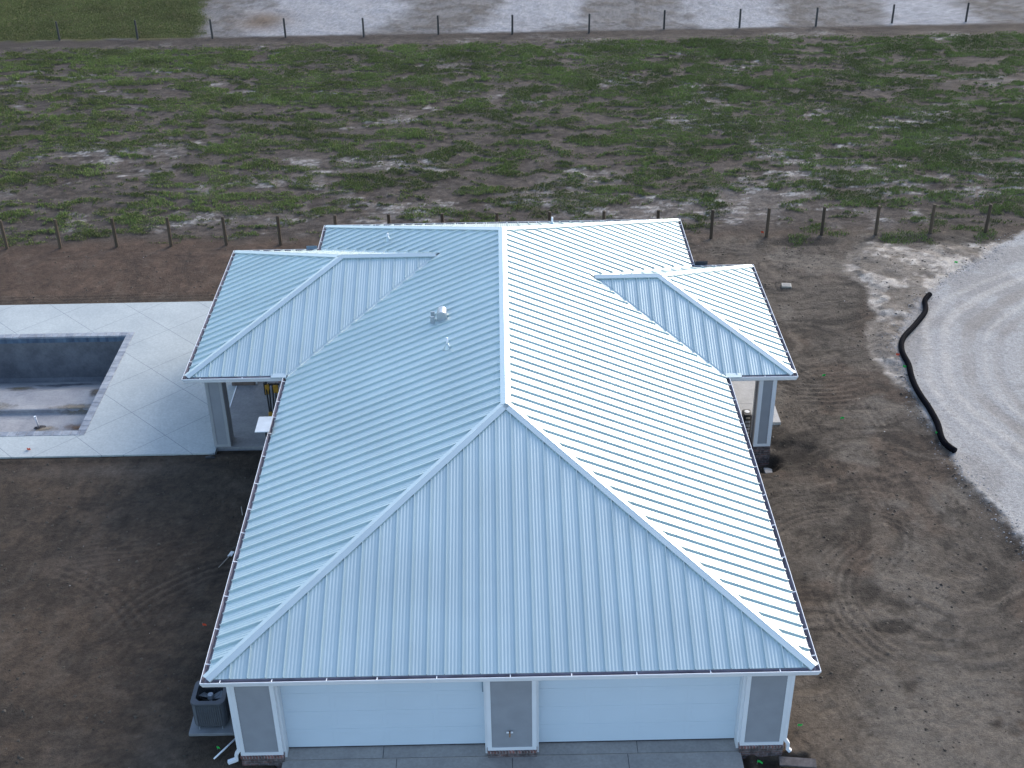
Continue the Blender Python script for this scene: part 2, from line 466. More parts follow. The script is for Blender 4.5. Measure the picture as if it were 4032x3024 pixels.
def grass_density(x, y):
    """0..1 how grassy, field between the fences"""
    wx = x + 1.6 * (vnoise(x * .35, y * .5, 19) - .5); wy = y + .9 * (vnoise(x * .4 + 9, y * .6, 20) - .5)
    n = fbm(wx * 0.62, wy * 1.5, 4, 21, 0.68)
    n2 = fbm(x * 1.9, y * 3.4, 3, 31, .6)
    n3 = vnoise(x * 0.09 + 3, y * 0.13, 41)
    d = n + 0.34 * (n2 - .5) + 0.22 * (n3 - .5)
    far_ = sstep(46, 60, y)
    band = .07 * np.exp(-((y - 59.5) / 2.0) ** 2)
    thr = 0.458 - 0.03 * far_ - band + 0.10 * sstep(36.5, 31.5, y) + 0.05 * sstep(9, 14, x) * sstep(37, 32, y) - .035 * sstep(-6, -16, x) * sstep(44, 36, y)
    g = sstep(thr - .05, thr + .09, d) * (.45 + .55 * sstep(.3, .6, vnoise(x * 3.1, y * 5.0, 43)))
    g = g * sstep(62.6, 61.2, y + 0.8 * (n2 - .5) + .2) * sstep(31.0, 32.4, y + 3.0 * (n - .5))
    return g
def lawn_density(x, y):
    edge = x + 20.3 + 2.2 * (fbm(x * .4, y * .4, 3, 51) - .5) + 0.12 * (y - 66) * np.where(y > 66, 1, 0)
    return sstep(0.5, -0.8, edge) * sstep(63.7, 64.3, y + .6 * (vnoise(x, y, 5) - .5)) * (1 - sstep(0, 3, (y - 75) - (x + 38) * -.12 + 0.0 - 30 * sstep(-31, -29, x)))

def ground_fields(x, y):
    # ---- colours (linear albedo)
    def c(*v): return np.array(v, float)
    base = np.empty(x.shape + (3,)); base[:] = c(0.088, 0.072, 0.060)
    def mix(colr, m):
        nonlocal base
        m = m[..., None]
        base = base * (1 - m) + np.asarray(colr) * m
    n1 = fbm(x * .35, y * .35, 5, 1, .6); n2 = fbm(x * 1.3, y * 1.3, 4, 2, .6); n3 = fbm(x * .12, y * .12, 3, 3)
    n4 = fbm(x * 4.2, y * 4.2, 3, 4, .6)
    z = 0.05 * (n1 - .5) + 0.035 * (n2 - .5) + 0.015 * (n4 - .5)
    # near yard
    mix(c(0.118, 0.094, 0.076), sstep(.48, .60, n1) * 0.8)
    mix(c(0.062, 0.054, 0.048), sstep(.52, .40, n2) * 0.55)
    # brown band behind the deck and house
    bandm = sstep(25.4, 26.6, y) * sstep(32.2, 30.6, y + 1.6 * (n1 - .5)) * sstep(16.5, 12.5, x + 3 * (n1 - .5))
    mix(c(0.108, 0.077, 0.063), bandm * (0.75 + .25 * n2))
    mix(c(0.145, 0.105, 0.085), bandm * sstep(.55, .68, n2) * .6)
    # right yard greyer and lighter
    ry = sstep(6.5, 8.5, x) * sstep(31.5, 30.2, y)
    mix(c(0.138, 0.128, 0.118), ry * (0.65 + .3 * n1))
    mix(c(0.200, 0.190, 0.178), ry * sstep(.52, .64, fbm(x * .5 + 7, y * .38, 4, 8, .6)) * .65)
    mix(c(0.120, 0.088, 0.070), ry * sstep(.52, .66, fbm(x * .4, y * .45 + 9, 3, 9)) * .55)
    mix(c(0.055, 0.050, 0.046), ry * sstep(.56, .68, fbm(x * .8 + 3, y * .8, 4, 10, .6)) * .7)
    wx_ = x + 2.6 * (fbm(x * .22, y * .22, 2, 111) - .5); wy_ = y + 3.2 * (fbm(x * .25 + 4, y * .25, 2, 112) - .5)
    sw = fbm(wx_ * .9, wy_ * 3.4, 5, 113, .68); sv = fbm(wx_ * 3.2 + 5, wy_ * .9, 5, 114, .68)
    pick = sstep(.42, .58, vnoise(x * .22 + 8, y * .22, 115))
    st_ = sw * (1 - pick) + sv * pick
    yard = sstep(31.8, 30.4, y)
    mix(c(0.180, 0.162, 0.145), yard * sstep(.54, .72, st_) * (.25 + .45 * ry))
    mix(c(0.042, 0.038, 0.035), yard * sstep(.46, .28, st_) * (.40 + .25 * ry))
    rdg = 1 - np.abs(2 * fbm(wx_ * .8, wy_ * 1.1, 4, 116, .6) - 1)
    z = z + yard * (.05 * (st_ - .5) + .03 * (rdg - .8)) * (.4 + .6 * ry)
    mix(c(0.040, 0.036, 0.033), yard * ry * sstep(.965, .995, rdg) * sstep(.45, .6, n3) * .7)
    lp = np.exp(-(((x - 11.2) / 2.2) ** 2 + ((y - 1.2) / 2.2) ** 2)); mix(c(0.185, 0.178, 0.168), np.clip(lp * 1.3 * sstep(.30, .55, n2 + .1), 0, .8))
    # light patch low right
    lp = np.exp(-(((x - 11.5) / 1.6) ** 2 + ((y - 1.3) / 1.5) ** 2)); mix(c(0.19, 0.175, 0.16), lp * .7 * sstep(.35, .6, n2 + .15))
    lp = np.exp(-(((x - 7.9) / .9) ** 2 + ((y - 1.8) / 1.6) ** 2)); mix(c(0.17, 0.15, 0.13), lp * .7)
    # dark spoil spots
    for (px_, py_, sx_, sy_, a) in [(10.6, 5.0, .7, .35, .8), (10.2, 6.6, .6, .6, .55), (13.3, 30.1, 1.8, .5, .9), (18, 30.2, 2.3, .45, .8), (9.6, 13.2, 1.0, .8, .8), (9.3, 14.5, .6, .7, .6),
                                    (-7.6, 12.6, 1.2, 2.4, .55), (-13.3, 2.2, .9, .5, .5), (12.1, 4.9, .5, .4, .5), (22, 5.2, .7, 1.2, .5), (-7.9, 3.5, .8, 2.5, .4), (9.0, 17.6, .35, 1.4, .4)]:
        g = np.exp(-(((x - px_) / sx_) ** 2 + ((y - py_) / sy_) ** 2)); m = a * sstep(.25, .7, g + .5 * (n2 - .5))
        mix(c(0.034, 0.031, 0.029), m); z = z - 0.04 * m
    # light washed streaks near left foreground
    for (px_, py_, sx_, sy_, a) in [(-8.9, .6, .7, 1.2, .45), (-11.2, .9, .6, .6, .3), (-8.6, 12.3, 1.0, .5, .35), (-13.5, 13.3, 3.2, .35, .5), (-12.8, 8.5, 1.2, .8, .25)]:
        g = np.exp(-(((x - px_) / sx_) ** 2 + ((y - py_) / sy_) ** 2)); mix(c(0.165, 0.15, 0.14), a * g * (.4 + n2))
    # field soil
    fm = sstep(31.0, 32.4, y + 2.0 * (n1 - .5))
    mix(c(0.104, 0.094, 0.092), fm)
    ns = fbm(x * .55, y * .95, 4, 61, .65)
    mix(c(0.058, 0.050, 0.047), fm * sstep(.50, .38, ns) * .7)
    # pale sand showing in the field
    sp = fbm(x * .22 + 5, y * .36, 5, 71, .68)
    zone = 0.085 * np.exp(-((y - 37) / 6.0) ** 2) + 0.05 * sstep(6, 14, x) * np.exp(-((y - 44) / 9) ** 2) - 0.03 * sstep(-2, -12, x) * sstep(44, 50, y)
    sm = sstep(.60, .665, sp + zone + .10 * (n4 - .5))
    wht = fbm(x * 1.1, y * 2.6, 4, 75, .7)
    mix(c(0.215, 0.208, 0.212), fm * sm * (.35 + .5 * n2))
    mix(c(0.36, 0.375, 0.40), fm * sm * sstep(.50, .66, wht) * .6)
    lit = fbm(x * 2.4, y * 5.2, 4, 77, .72)
    mix(c(0.165, 0.140, 0.125), fm * sstep(.52, .66, lit) * .45)
    mix(c(0.045, 0.039, 0.036), fm * sstep(.47, .34, lit) * .6)
    z = z + fm * (0.05 * (n2 - .5) + 0.05 * (ns - .5) + .03 * sm * (wht - .5) * 2)
    # dark strip at far fence and beyond
    mix(c(0.058, 0.050, 0.048), sstep(62.3, 63.2, y + .5 * (n2 - .5)) * .8 * sstep(66, 64.5, y))
    bm = sstep(63.8, 64.5, y + .7 * (n2 - .5))
    mix(c(0.190, 0.198, 0.218), bm)
    arc = np.sin((np.hypot(x - 2, y - 92)) * 2.1 + 3 * n1)
    streak = fbm(x * .10 + 11, y * .05, 3, 81)
    blue = sstep(.30, .72, 0.5 + .5 * np.cos((x - .5 - .22 * (y - 64) + 5 * (n3 - .5)) * 2 * np.pi / 14.6) * .7 + 1.1 * (streak - .5) + .6 * (n1 - .5))
    mix(c(0.26, 0.285, 0.335), bm * blue * (.8 + .2 * n1))
    mix(c(0.105, 0.092, 0.082), bm * (1 - blue) * sstep(.45, .66, n2) * .5)
    og = np.exp(-(((x + 16.6) / 1.7) ** 2 + ((y - 68) / 2.3) ** 2)); mix(c(0.17, 0.12, 0.075), og * .8)
    z = z + bm * .012 * arc
    # lawn far left
    lw = lawn_density(x, y)
    mix(c(0.090, 0.095, 0.040), lw)
    mix(c(0.12, 0.105, 0.055), lw * sstep(.5, .65, n2) * .6)
    # grass root colour
    g = grass_density(x, y) * fm
    mix(c(0.090, 0.098, 0.050), g * .7)
    z = z + g * 0.05 * (0.5 + n4)
    # white sand pile lower: spoil heap edge near the right fence
    dm = sdf_poly(x, y, MIX) + .8 * (n1 - .5) + .5 * (n2 - .5) + .25 * (n4 - .5)
    mm = sstep(-.40, .02, dm) * sstep(32, 30.6, y)
    mix(c(0.33, 0.32, 0.31), mm * (.75 + .38 * sstep(.4, .6, n2)))
    mix(c(0.15, 0.132, 0.115), mm * sstep(.58, .46, fbm(x * .7, y * .7, 4, 91, .65)) * .6)
    z = z + mm * (.07 + .10 * (n2 - .4)) * sstep(0, .5, dm)
    ds = sdf_poly(x, y, SAND) + .45 * (n1 - .5) + .25 * (n2 - .5)
    sm2 = sstep(-.22, .16, ds + .35 * (n4 - .5))
    mix(c(0.300, 0.318, 0.345), sm2)
    mix(c(0.255, 0.262, 0.275), sm2 * sstep(.5, .62, n1) * .6)
    z = z * (1 - .75 * sm2) + .03 * sm2
    berm = np.exp(-((ds + .05) / .28) ** 2) * sstep(26, 20, y); z = z + .07 * berm * (.5 + n2)
    # turning-circle tyre marks
    for (r0, r1, a, w) in [(8.35, 8.75, .8, 1), (7.3, 7.55, .55, 1), (9.25, 9.5, .45, -1), (6.2, 6.5, .4, 1), (5.2, 5.5, .35, 1), (10.0, 10.2, .3, -1), (7.9, 8.0, .4, -1)]:
        rr = np.hypot((x - 25.5), (y - 17.5) * 1.02) + .5 * (vnoise(x * .35, y * .35, 15) - .5)
        m = sstep(r0 - .14, r0 + .04, rr) * sstep(r1 + .14, r1 - .04, rr) * sm2 * sstep(.2, .6, n1 + .15)
        mix(c(0.265, 0.265, 0.27) if w > 0 else c(0.40, 0.40, 0.40), m * a * .8); z = z - .012 * m * w
    # tyre tracks in the soil
    for k, (cx, cy, r0, r1, a0, a1, n) in enumerate([(10.2, 7.4, 2.5, 3.2, 30, 150, 3), (12.4, 6.0, 2.3, 3.7, 120, 235, 5), (-7.0, 4.0, 4.0, 4.9, 95, 165, 3), (-15.5, 3.0, 5.2, 6.0, 20, 75, 3), (17.5, 4.5, 9.3, 10.2, 175, 222, 3), (11.5, 20.5, 2.6, 4.0, 200, 300, 5)]):
        gsin, gm = ring_groove(x, y, cx, cy, r0, r1, a0, a1, n, k)
        s_ = (1 - sm2) * (1 - fm) * sstep(.25, .6, vnoise(x * .9, y * .9, 33 + k) + .12)
        z = z + .014 * gsin * s_; mix(c(0.055, 0.049, 0.043), np.clip(-gsin, 0, 1) * s_ * .38); mix(c(0.19, 0.165, 0.145), np.clip(gsin, 0, 1) * s_ * .22)
    # straight machine marks lower right and far right
    for (x0, y0, ang, w, ln) in [(11.6, 11.3, -82, .6, 1.2), (13.6, 7.6, -50, .5, .9), (22.4, 5.0, -75, 1.2, 3), (9.8, 19.5, -60, 1.4, 2.2), (-11.0, 9.0, 8, .8, 2.5), (-16, 25.9, 1, .5, 7), (10.5, 15.6, -80, .55, 1.1), (12.9, 15.9, -84, .5, 1.1), (7.8, -.5, -62, .5, 2.2), (14.2, 3.2, -70, .4, .8), (-9.8, 6.2, 70, .5, 1.6), (-12.5, 11.4, -6, .5, 2.4)]:
        ca, sa = math.cos(math.radians(ang)), math.sin(math.radians(ang))
        u = (x - x0) * ca + (y - y0) * sa; v = -(x - x0) * sa + (y - y0) * ca
        m = sstep(ln, ln * .7, np.abs(u)) * sstep(w, w * .7, np.abs(v)) * (1 - sm2)
        gr = np.sin(v * 2 * np.pi / .26 + 1.5 * vnoise(u * .5, v * .5, 3))
        z = z + .010 * m * gr; mix(c(0.07, 0.06, 0.053), m * np.clip(gr, 0, 1) * .35)
    # drainage edge cracks
    cr = np.abs(fbm(x * .55 + 20, y * .55, 3, 95, .6) - .5)
    m = sstep(.012, .0, cr) * sstep(.5, .62, vnoise(x * .3, y * .3, 96)) * sstep(7.2, 8.5, x) * (1 - sm2) * sstep(31, 30, y)
    mix(c(0.04, 0.036, 0.034), m * .7); z = z - .02 * m
    # mounds at every pier hole: pit by the right wing column
    pit = np.exp(-(((x - 8.5) / .62) ** 2 + ((y - 13.15) / .55) ** 2)) + .25 * (n2 - .5); z = z - .58 * sstep(.15, .9, pit)
    pit3 = np.exp(-(((x - 9.6) / .9) ** 2 + ((y - 13.7) / .7) ** 2)) + .5 * (n2 - .5); z = z - .12 * sstep(.2, .7, pit3)
    pit2 = sdf_poly(x, y, [(6.05, -.6), (6.0, .49), (7.35, .49), (7.3, -.05), (6.9, -.6)]); 
    m2 = sstep(-.02, .10, pit2 + .08 * (n4 - .5)); z = z - .16 * m2; mix(c(0.05, 0.046, 0.042), m2 * .75)
    flat = sdf_poly(x, y, [(-5.75, .9), (5.75, .9), (5.75, -60), (-5.75, -60)])
    z = np.where(flat > -.05, -.12, z)
    hs = sdf_poly(x, y, [(-6.6, .6), (6.6, .6), (6.6, 24.6), (-6.6, 24.6)]); z = np.where(hs > 0.05, -.10, z)
    dk = sdf_poly(x, y, [(-26, 14.12), (-9.9, 14.12), (-6, 14.12), (-6, 25.2), (-26, 25.2)]); z = np.where(dk > .05, -.06, np.where(dk > -.25, np.minimum(z, .0) + .045, z))
    far = sstep(110, 160, y) + sstep(45, 120, np.abs(x)); z = z * (1 - np.clip(far, 0, 1))
    lum = base.mean(-1, keepdims=True)
    k_ = .67 + .48 * sstep(.16, .36, lum)
    spk = fbm(x * 5.5, y * 6.5, 3, 201, .7)[..., None]
    k_ = k_ * (1 + .75 * (spk - .5) * (1 - sm2[..., None] * .75))
    base = base * k_ * np.array([1.11, 1.0, .865])
    return np.clip(base, .01, .9), z

rows = []
Cc = np.empty(GX.shape + (3,)); Zz = np.empty(GX.shape)
for s in range(0, GX.shape[0], 120):
    Cc[s:s + 120], Zz[s:s + 120] = ground_fields(GX[s:s + 120], GY[s:s + 120])
ny, nx = GX.shape
idx = np.arange(ny * nx).reshape(ny, nx)
xm = .5 * (GX[:-1, :-1] + GX[1:, 1:]); ym = .5 * (GY[:-1, :-1] + GY[1:, 1:])
keep = ~((xm > POOL[0] - .2) & (xm < POOL[1] + .2) & (ym > POOL[2] - .2) & (ym < POOL[3] + .2))
F = np.stack([idx[:-1, :-1], idx[:-1, 1:], idx[1:, 1:], idx[1:, :-1]], -1)[keep]
gnd = np_mesh("ground", np.stack([GX, GY, Zz], -1).reshape(-1, 3), F, M_SOIL, smooth=True, attrs={"col": Cc.reshape(-1, 3)})
tag(gnd, kind="structure")

# ------------------------------------------------------------------ grass blades (stuff)
def blades(name, xs, ys, hs, ws, cols, label, cat):
    n = len(xs)
    _, zz = ground_fields(xs, ys)
    an = rng.uniform(0, 2 * np.pi, n); lean = rng.uniform(.3, 1.0, n) * hs; la = rng.uniform(0, 2 * np.pi, n)
    bx, by = np.cos(an) * ws, np.sin(an) * ws
    P0 = np.stack([xs - bx, ys - by, zz - .02], -1); P1 = np.stack([xs + bx, ys + by, zz - .02], -1)
    P2 = np.stack([xs + np.cos(la) * lean, ys + np.sin(la) * lean, zz + hs], -1)
    V = np.stack([P0, P1, P2], 1).reshape(-1, 3)
    Fq = np.arange(3 * n).reshape(-1, 3)
    C3 = np.repeat(cols, 3, 0)
    o = np_mesh(name, V, Fq, M_GRASS, attrs={"col": C3})
    tag(o, label, cat, kind="stuff")
    return o

def scatter(x0, x1, y0, y1, n, dens):
    xs = rng.uniform(x0, x1, n); ys = rng.uniform(y0, y1, n)
    hw = 0.42 * (ys + 21.5) / .86 * 1.02 + 1.0
    k = (rng.uniform(0, 1, n) < dens(xs, ys)) & (np.abs(xs) < hw + 2)
    return xs[k], ys[k]
xs, ys = scatter(-36, 36, 31.2, 63, 1700000, grass_density)
d_ = vnoise(xs * .9, ys * .9, 141)
t = rng.uniform(0, 1, len(xs)); big = fbm(xs * .5, ys * .6, 2, 151)
hs = (.035 + .070 * rng.uniform(0, 1, len(xs))) * (.6 + .8 * d_)
ws = rng.uniform(.012, .026, len(xs))
cA = np.array([.125, .145, .048]); cB = np.array([.245, .305, .090]); cD = np.array([.14, .125, .07])
mixv = np.clip(.55 * t + 1.5 * (big - .42), 0, 1)[:, None]
cols = cA * (1 - mixv) + cB * mixv
dry = (rng.uniform(0, 1, len(xs)) < .10)[:, None]
cols = np.where(dry, cD, cols)
blades("field_grass", xs, ys, hs, ws, cols, "patchy green grass in clumps on the dark soil between the two rows of fence posts", "grass")
xs, ys = scatter(-48, -17, 64.2, 96, 420000, lawn_density)
t = rng.uniform(0, 1, len(xs))[:, None]; big = fbm(xs * .4, ys * .4, 3, 161)[:, None]
cols = np.array([.075, .085, .030]) * (1 - t) + np.array([.15, .165, .06]) * t
cols = cols * (.9 + 1.0 * big)
blades("lawn_grass", xs, ys, rng.uniform(.03, .09, len(xs)), rng.uniform(.015, .03, len(xs)), cols, "short olive green lawn beyond the far fence at the top left", "lawn")
# weeds by the near fence on the right
def weeds(x, y):
    return sstep(.60, .70, fbm(x * .8, y * 1.1, 3, 171)) * sstep(29.3, 30.3, y) * sstep(11, 13, x) * .5
xs, ys = scatter(9, 32, 29, 32.2, 60000, weeds)
t = rng.uniform(0, 1, len(xs))[:, None]
blades("fence_weeds", xs, ys, rng.uniform(.04, .12, len(xs)), rng.uniform(.012, .025, len(xs)), cA * (1 - t) + cB * t, "thin green weeds growing at the foot of the near fence posts on the right", "weeds")

# small stones and crumbs of soil (stuff)
def clods(name, n, x0, x1, y0, y1, smin, smax, ca, cb, keepf, label, cat):
    xs = rng.uniform(x0, x1, n); ys = rng.uniform(y0, y1, n)
    k = keepf(xs, ys); xs, ys = xs[k], ys[k]; n = len(xs)
    _, zz = ground_fields(xs, ys)
    s = smin + (smax - smin) * rng.uniform(0, 1, n) ** 4
    base = np.array([(1, 0, 0), (-.5, .87, 0), (-.5, -.87, 0), (.2, .1, .8), (.5, .5, .35), (-.6, 0, .4)])
    F0 = np.array([(0, 4, 3), (4, 1, 3), (1, 5, 3), (5, 2, 3), (2, 0, 3), (0, 1, 4), (1, 2, 5)])
    an = rng.uniform(0, 6.28, n); ca_, sa_ = np.cos(an), np.sin(an)
    B = base[None] * (s[:, None, None] * rng.uniform(.7, 1.3, (n, 6, 3)))
    X = B[..., 0] * ca_[:, None] - B[..., 1] * sa_[:, None] + xs[:, None]
    Y = B[..., 0] * sa_[:, None] + B[..., 1] * ca_[:, None] + ys[:, None]
    Z = B[..., 2] * .7 + zz[:, None] - .004
    V = np.stack([X, Y, Z], -1).reshape(-1, 3)
    Fq = (F0[None] + 6 * np.arange(n)[:, None, None]).reshape(-1, 3)
    t = rng.uniform(0, 1, n)[:, None]
    C6 = np.repeat(np.array(ca) * (1 - t) + np.array(cb) * t, 6, 0)
    tag(np_mesh(name, V, Fq, M_GRASS, attrs={"col": C6}), label, cat, kind="stuff")
def free(x, y):
    inside = ((np.abs(x) < 6.7) & (y > .4) & (y < 25)) | ((x < -6) & (y > 13.9) & (y < 25.4)) | ((np.abs(x) < 5.8) & (y < 1)) | ((x > 6) & (x < 9.6) & (y > 15.2) & (y < 21.2))
    return ~inside & (sdf_poly(x, y, SAND) < 0)
clods("soil_clods", 16000, -20, 24, -1.5, 31, .012, .075, (.045, .038, .030), (.10, .085, .068), free, "small brown crumbs of soil scattered over the bare yard round the house", "soil")
def edge(x, y):
    d = sdf_poly(x, y, SAND)
    return (d > -.75) & (d < .55) & (rng.uniform(0, 1, x.shape) < np.exp(-(d / .35) ** 2))
clods("edge_gravel", 60000, 13.2, 24, -1.5, 31, .012, .05, (.12, .115, .11), (.34, .34, .35), edge, "loose grey gravel spilled along the edge of the pale sand pad", "gravel")
clods("white_pebbles", 260, -20, 24, -1.5, 30, .012, .032, (.35, .33, .30), (.6, .58, .55), free, "tiny pale stones scattered over the bare soil of the yard", "pebbles")

# ------------------------------------------------------------------ paving
def slab(name, polys, z0, z1, mat, parent=None):
    b = MB()
    for (x0, x1, y0, y1) in polys:
        b.box(x0, x1, y0, y1, z0, z1)
    return b.build(name, mat, parent)
px0, px1, py0, py1 = POOL
CO = 0.27
# deck drawn as four rectangles round the pool opening, butted
db = MB()
DX0, DX1, DY0, DY1 = -34.0, -9.86, 14.08, 25.24
ox0, ox1, oy0, oy1 = px0 - CO, px1 + CO, py0 - CO, py1 + CO
for (a, b_, c_, d_2) in [(DX0, DX1, DY0, oy0), (DX0, DX1, oy1, DY1), (DX0, ox0, oy0, oy1), (ox1, DX1, oy0, oy1)]:
    db.quad((a, c_, .1), (b_, c_, .1), (b_, d_2, .1), (a, d_2, .1))
for (p, q) in [((DX0, DY0), (DX1, DY0)), ((DX1, DY0), (DX1, DY1)), ((DX1, DY1), (DX0, DY1)), ((DX0, DY1), (DX0, DY0))]:
    db.quad((p[0], p[1], -.2), (q[0], q[1], -.2), (q[0], q[1], .1), (p[0], p[1], .1))
deck = db.build("pool_deck", M_DECK); tag(deck, kind="structure")
dr = slab("driveway", [(-5.66, 5.64, -40, .5)], -.3, SLAB - .012, M_DRIVE); tag(dr, kind="structure")

# pool
pool = empty("swimming_pool", ((px0 + px1) / 2, (py0 + py1) / 2, -1.0))
pool_off = Matrix.Translation((-(px0 + px1) / 2, -(py0 + py1) / 2, 1.0))
tag(pool, "empty rectangular swimming pool with bare grey plaster and a paver rim in the white deck", "swimming pool")
def local(b, off=pool_off):
    b.v = [tuple(off @ Vector(p)) for p in b.v]; return b
prof = [(py0, -.16), (py0 + .03, -1.18), (py0 + .12, -1.28), (18.95, -1.28), (18.98, -1.25), (19.01, -1.13), (19.06, -1.11), (20.4, -1.16), (21.6, -1.62), (22.30, -1.90), (22.42, -1.75), (py1, -.16)]
def zprof(y):
    return float(np.interp(y, [p[0] for p in prof], [p[1] for p in prof]))
pb = MB(); xsP = list(np.linspace(px0, px1, 26)); ysP = sorted(set([p[0] for p in prof] + list(np.linspace(17.2, 22.2, 22))))
def zfl(x, y):
    z = zprof(y)
    if 15.9 < y < 18.8 or 19.2 < y < 22.2: z += .05 * (vnoise(np.array(x * .9), np.array(y * .9), 7) - .5) * 1.2
    cv = min(x - px0, px1 - x)
    if cv < .3 and y > 15.7: z += .10 * (1 - cv / .3)
    return float(z)
g = [[(x, y, zfl(x, y)) for x in xsP] for y in ysP]
vsP = [p for r in g for p in r]; nxP = len(xsP); fsP = []; fsW = []
for j in range(len(ysP) - 1):
    for i in range(nxP - 1):
        a = j * nxP + i; (fsW if (ysP[j + 1] < 15.76 or ysP[j] > 22.29) else fsP).append((a, a + 1, a + 1 + nxP, a + nxP))
pb.add(vsP, fsP)
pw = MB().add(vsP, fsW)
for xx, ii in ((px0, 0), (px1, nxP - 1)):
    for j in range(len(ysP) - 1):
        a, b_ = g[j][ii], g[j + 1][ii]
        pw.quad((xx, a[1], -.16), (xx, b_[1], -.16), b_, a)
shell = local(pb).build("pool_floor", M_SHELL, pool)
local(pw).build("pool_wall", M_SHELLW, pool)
tb = MB()
tb.quad((px0, py1, -.16), (px1, py1, -.16), (px1, py1, .07), (px0, py1, .07))
tb.quad((px0, py0, -.16), (px0, py0, .07), (px1, py0, .07), (px1, py0, -.16))
tb.quad((px1, py0, -.16), (px1, py0, .07), (px1, py1, .07), (px1, py1, -.16))
tb.quad((px0, py0, -.16), (px0, py1, -.16), (px0, py1, .07), (px0, py0, .07))
local(tb).build("waterline_tile", M_TILE, pool)
cb = MB(); n = 0
def paver(x0, x1, y0, y1):
    dz = random.uniform(0, .003)
    cb.bbox(x0 + .004, x1 - .004, y0 + .004, y1 - .004, .04, .112 + dz, .008)
x = ox0
while x < ox1 - .05:
    w = min(.305, ox1 - x); paver(x, x + w, py1 - .02, oy1); paver(x, x + w, oy0, py0 + .02); x += .305
y = py0 + .02
while y < py1 - .05:
    w = min(.305, py1 - .02 - y); paver(px1 - .02, ox1, y, y + w); paver(ox0, px0 + .02, y, y + w); y += .305
local(cb).build("coping", M_COPING, pool)
# stains are real mud patches lying in the pool
def mud(name, cx, cy, rx, ry, seed, mat, lift=.012, fade=1.0):
    vs_ = []; fs_ = []; K = 28; R = 6
    for r in range(R + 1):
        for k in range(K):
            a = 2 * math.pi * k / K
            jit = 1 + .25 * float(vnoise(np.array(math.cos(a) * 1.7 + seed), np.array(math.sin(a) * 1.7 + seed), seed)) - .12
            xx = cx + rx * math.cos(a) * r / R * jit; yy = cy + ry * math.sin(a) * r / R * jit
            xx = min(xx, px1 - .012); yy = max(yy, py0 + .03)
            vs_.append((xx, yy, zfl(xx, yy) + lift * (1 - (r / R) ** 2) + .004))
    for r in range(R):
        for k in range(K):
            k2 = (k + 1) % K
            fs_.append((r * K + k, (r + 1) * K + k, (r + 1) * K + k2, r * K + k2))
    b = MB().add(vs_, fs_)
    return local(b).build(name, mat, pool, smooth=True)
def stain_mat(name, col, rx, ry, cx, cy):
    m, nt, b = new_mat(name); L = nt.links.new
    tc = nt.nodes.new("ShaderNodeTexCoord"); mp = nt.nodes.new("ShaderNodeMapping")
    lx, ly = cx - (px0 + px1) / 2, cy - (py0 + py1) / 2
    mp.inputs["Location"].default_value = (-lx / rx, -ly / ry, 0); mp.inputs["Scale"].default_value = (1 / rx, 1 / ry, 0)
    L(tc.outputs["Object"], mp.inputs["Vector"])
    le = nt.nodes.new("ShaderNodeVectorMath"); le.operation = 'LENGTH'; L(mp.outputs[0], le.inputs[0])
    no = nt.nodes.new("ShaderNodeTexNoise"); no.inputs["Scale"].default_value = 3.5; no.inputs["Detail"].default_value = 6; L(tc.outputs["Object"], no.inputs["Vector"])
    ad = nt.nodes.new("ShaderNodeMath"); ad.operation = 'ADD'; L(le.outputs["Value"], ad.inputs[0]); L(no.outputs["Fac"], ad.inputs[1])
    mr = nt.nodes.new("ShaderNodeMapRange"); mr.inputs["From Min"].default_value = .6; mr.inputs["From Max"].default_value = 1.35; mr.inputs["To Min"].default_value = .85; mr.inputs["To Max"].default_value = 0
    L(ad.outputs[0], mr.inputs["Value"]); L(mr.outputs[0], b.inputs["Alpha"])
    b.inputs["Base Color"].default_value = col + (1,); b.inputs["Roughness"].default_value = .85
    return m
STAINS = [(-15.75, 18.0, .75, .30, (.22, .13, .075)), (-18.9, 21.0, .8, .5, (.15, .13, .085)), (-15.75, 20.3, .35, .6, (.15, .12, .09)), (-17.0, 17.9, .6, .25, (.30, .25, .18)),
          (-16.2, 19.1, 1.2, .35, (.26, .22, .16)), (-17.3, 21.6, 1.8, .4, (.10, .11, .13)), (-19.5, 19.3, 1.4, .45, (.27, .25, .21))]
for (cx, cy, rx, ry, col) in STAINS:
    mud("stain", cx, cy, rx, ry, int(abs(cx * 7)) % 13 + 1, stain_mat("stain_mud", col, rx, ry, cx, cy))
hc = (-17.22, 18.02)
sp_ = zfl(*hc)
stub = empty("drain_pipe", (hc[0] - .06, hc[1], sp_))
tag(stub, "short white pipe standing upright in a dark muddy hole on the pool ledge", "pipe")
MB().tube([(0, 0, 0), (-.02, .0, .3), (-.035, 0, .46)], .035, 12).build("pipe_stub", M_WHITEP, stub, smooth=True)
MB().tube([(-.034, 0, .44), (-.038, 0, .50)], .047, 12).build("cap", M_WHITEP, stub)
mb_ = MB()
K = 20
vv = [(0, 0, .03)] + [(.24 * math.cos(2 * math.pi * k / K) * (1 + .2 * math.sin(3 * k)) + .08, .15 * math.sin(2 * math.pi * k / K), .006) for k in range(K)]
mb_.add(vv, [(0, 1 + k, 1 + (k + 1) % K) for k in range(K)])
mb_.build("mud_heap", plain("wet_mud", (.022, .014, .012), rough=.6), stub)

# lanai slab & drain
# ------------------------------------------------------------------ the house
house = empty("house", (0, 12.6, 0))
HO = Matrix.Translation((0, -12.6, 0))
tag(house, "new single storey house with pale blue ribbed metal hip roof and two white garage doors", "house")
def HB(b, name, mat, parent=None, smooth=False, recalc=False, par_off=HO):
    b.v = [tuple(par_off @ Vector(p)) for p in b.v]
    return b.build(name, mat, parent if parent is not None else house, smooth, recalc)

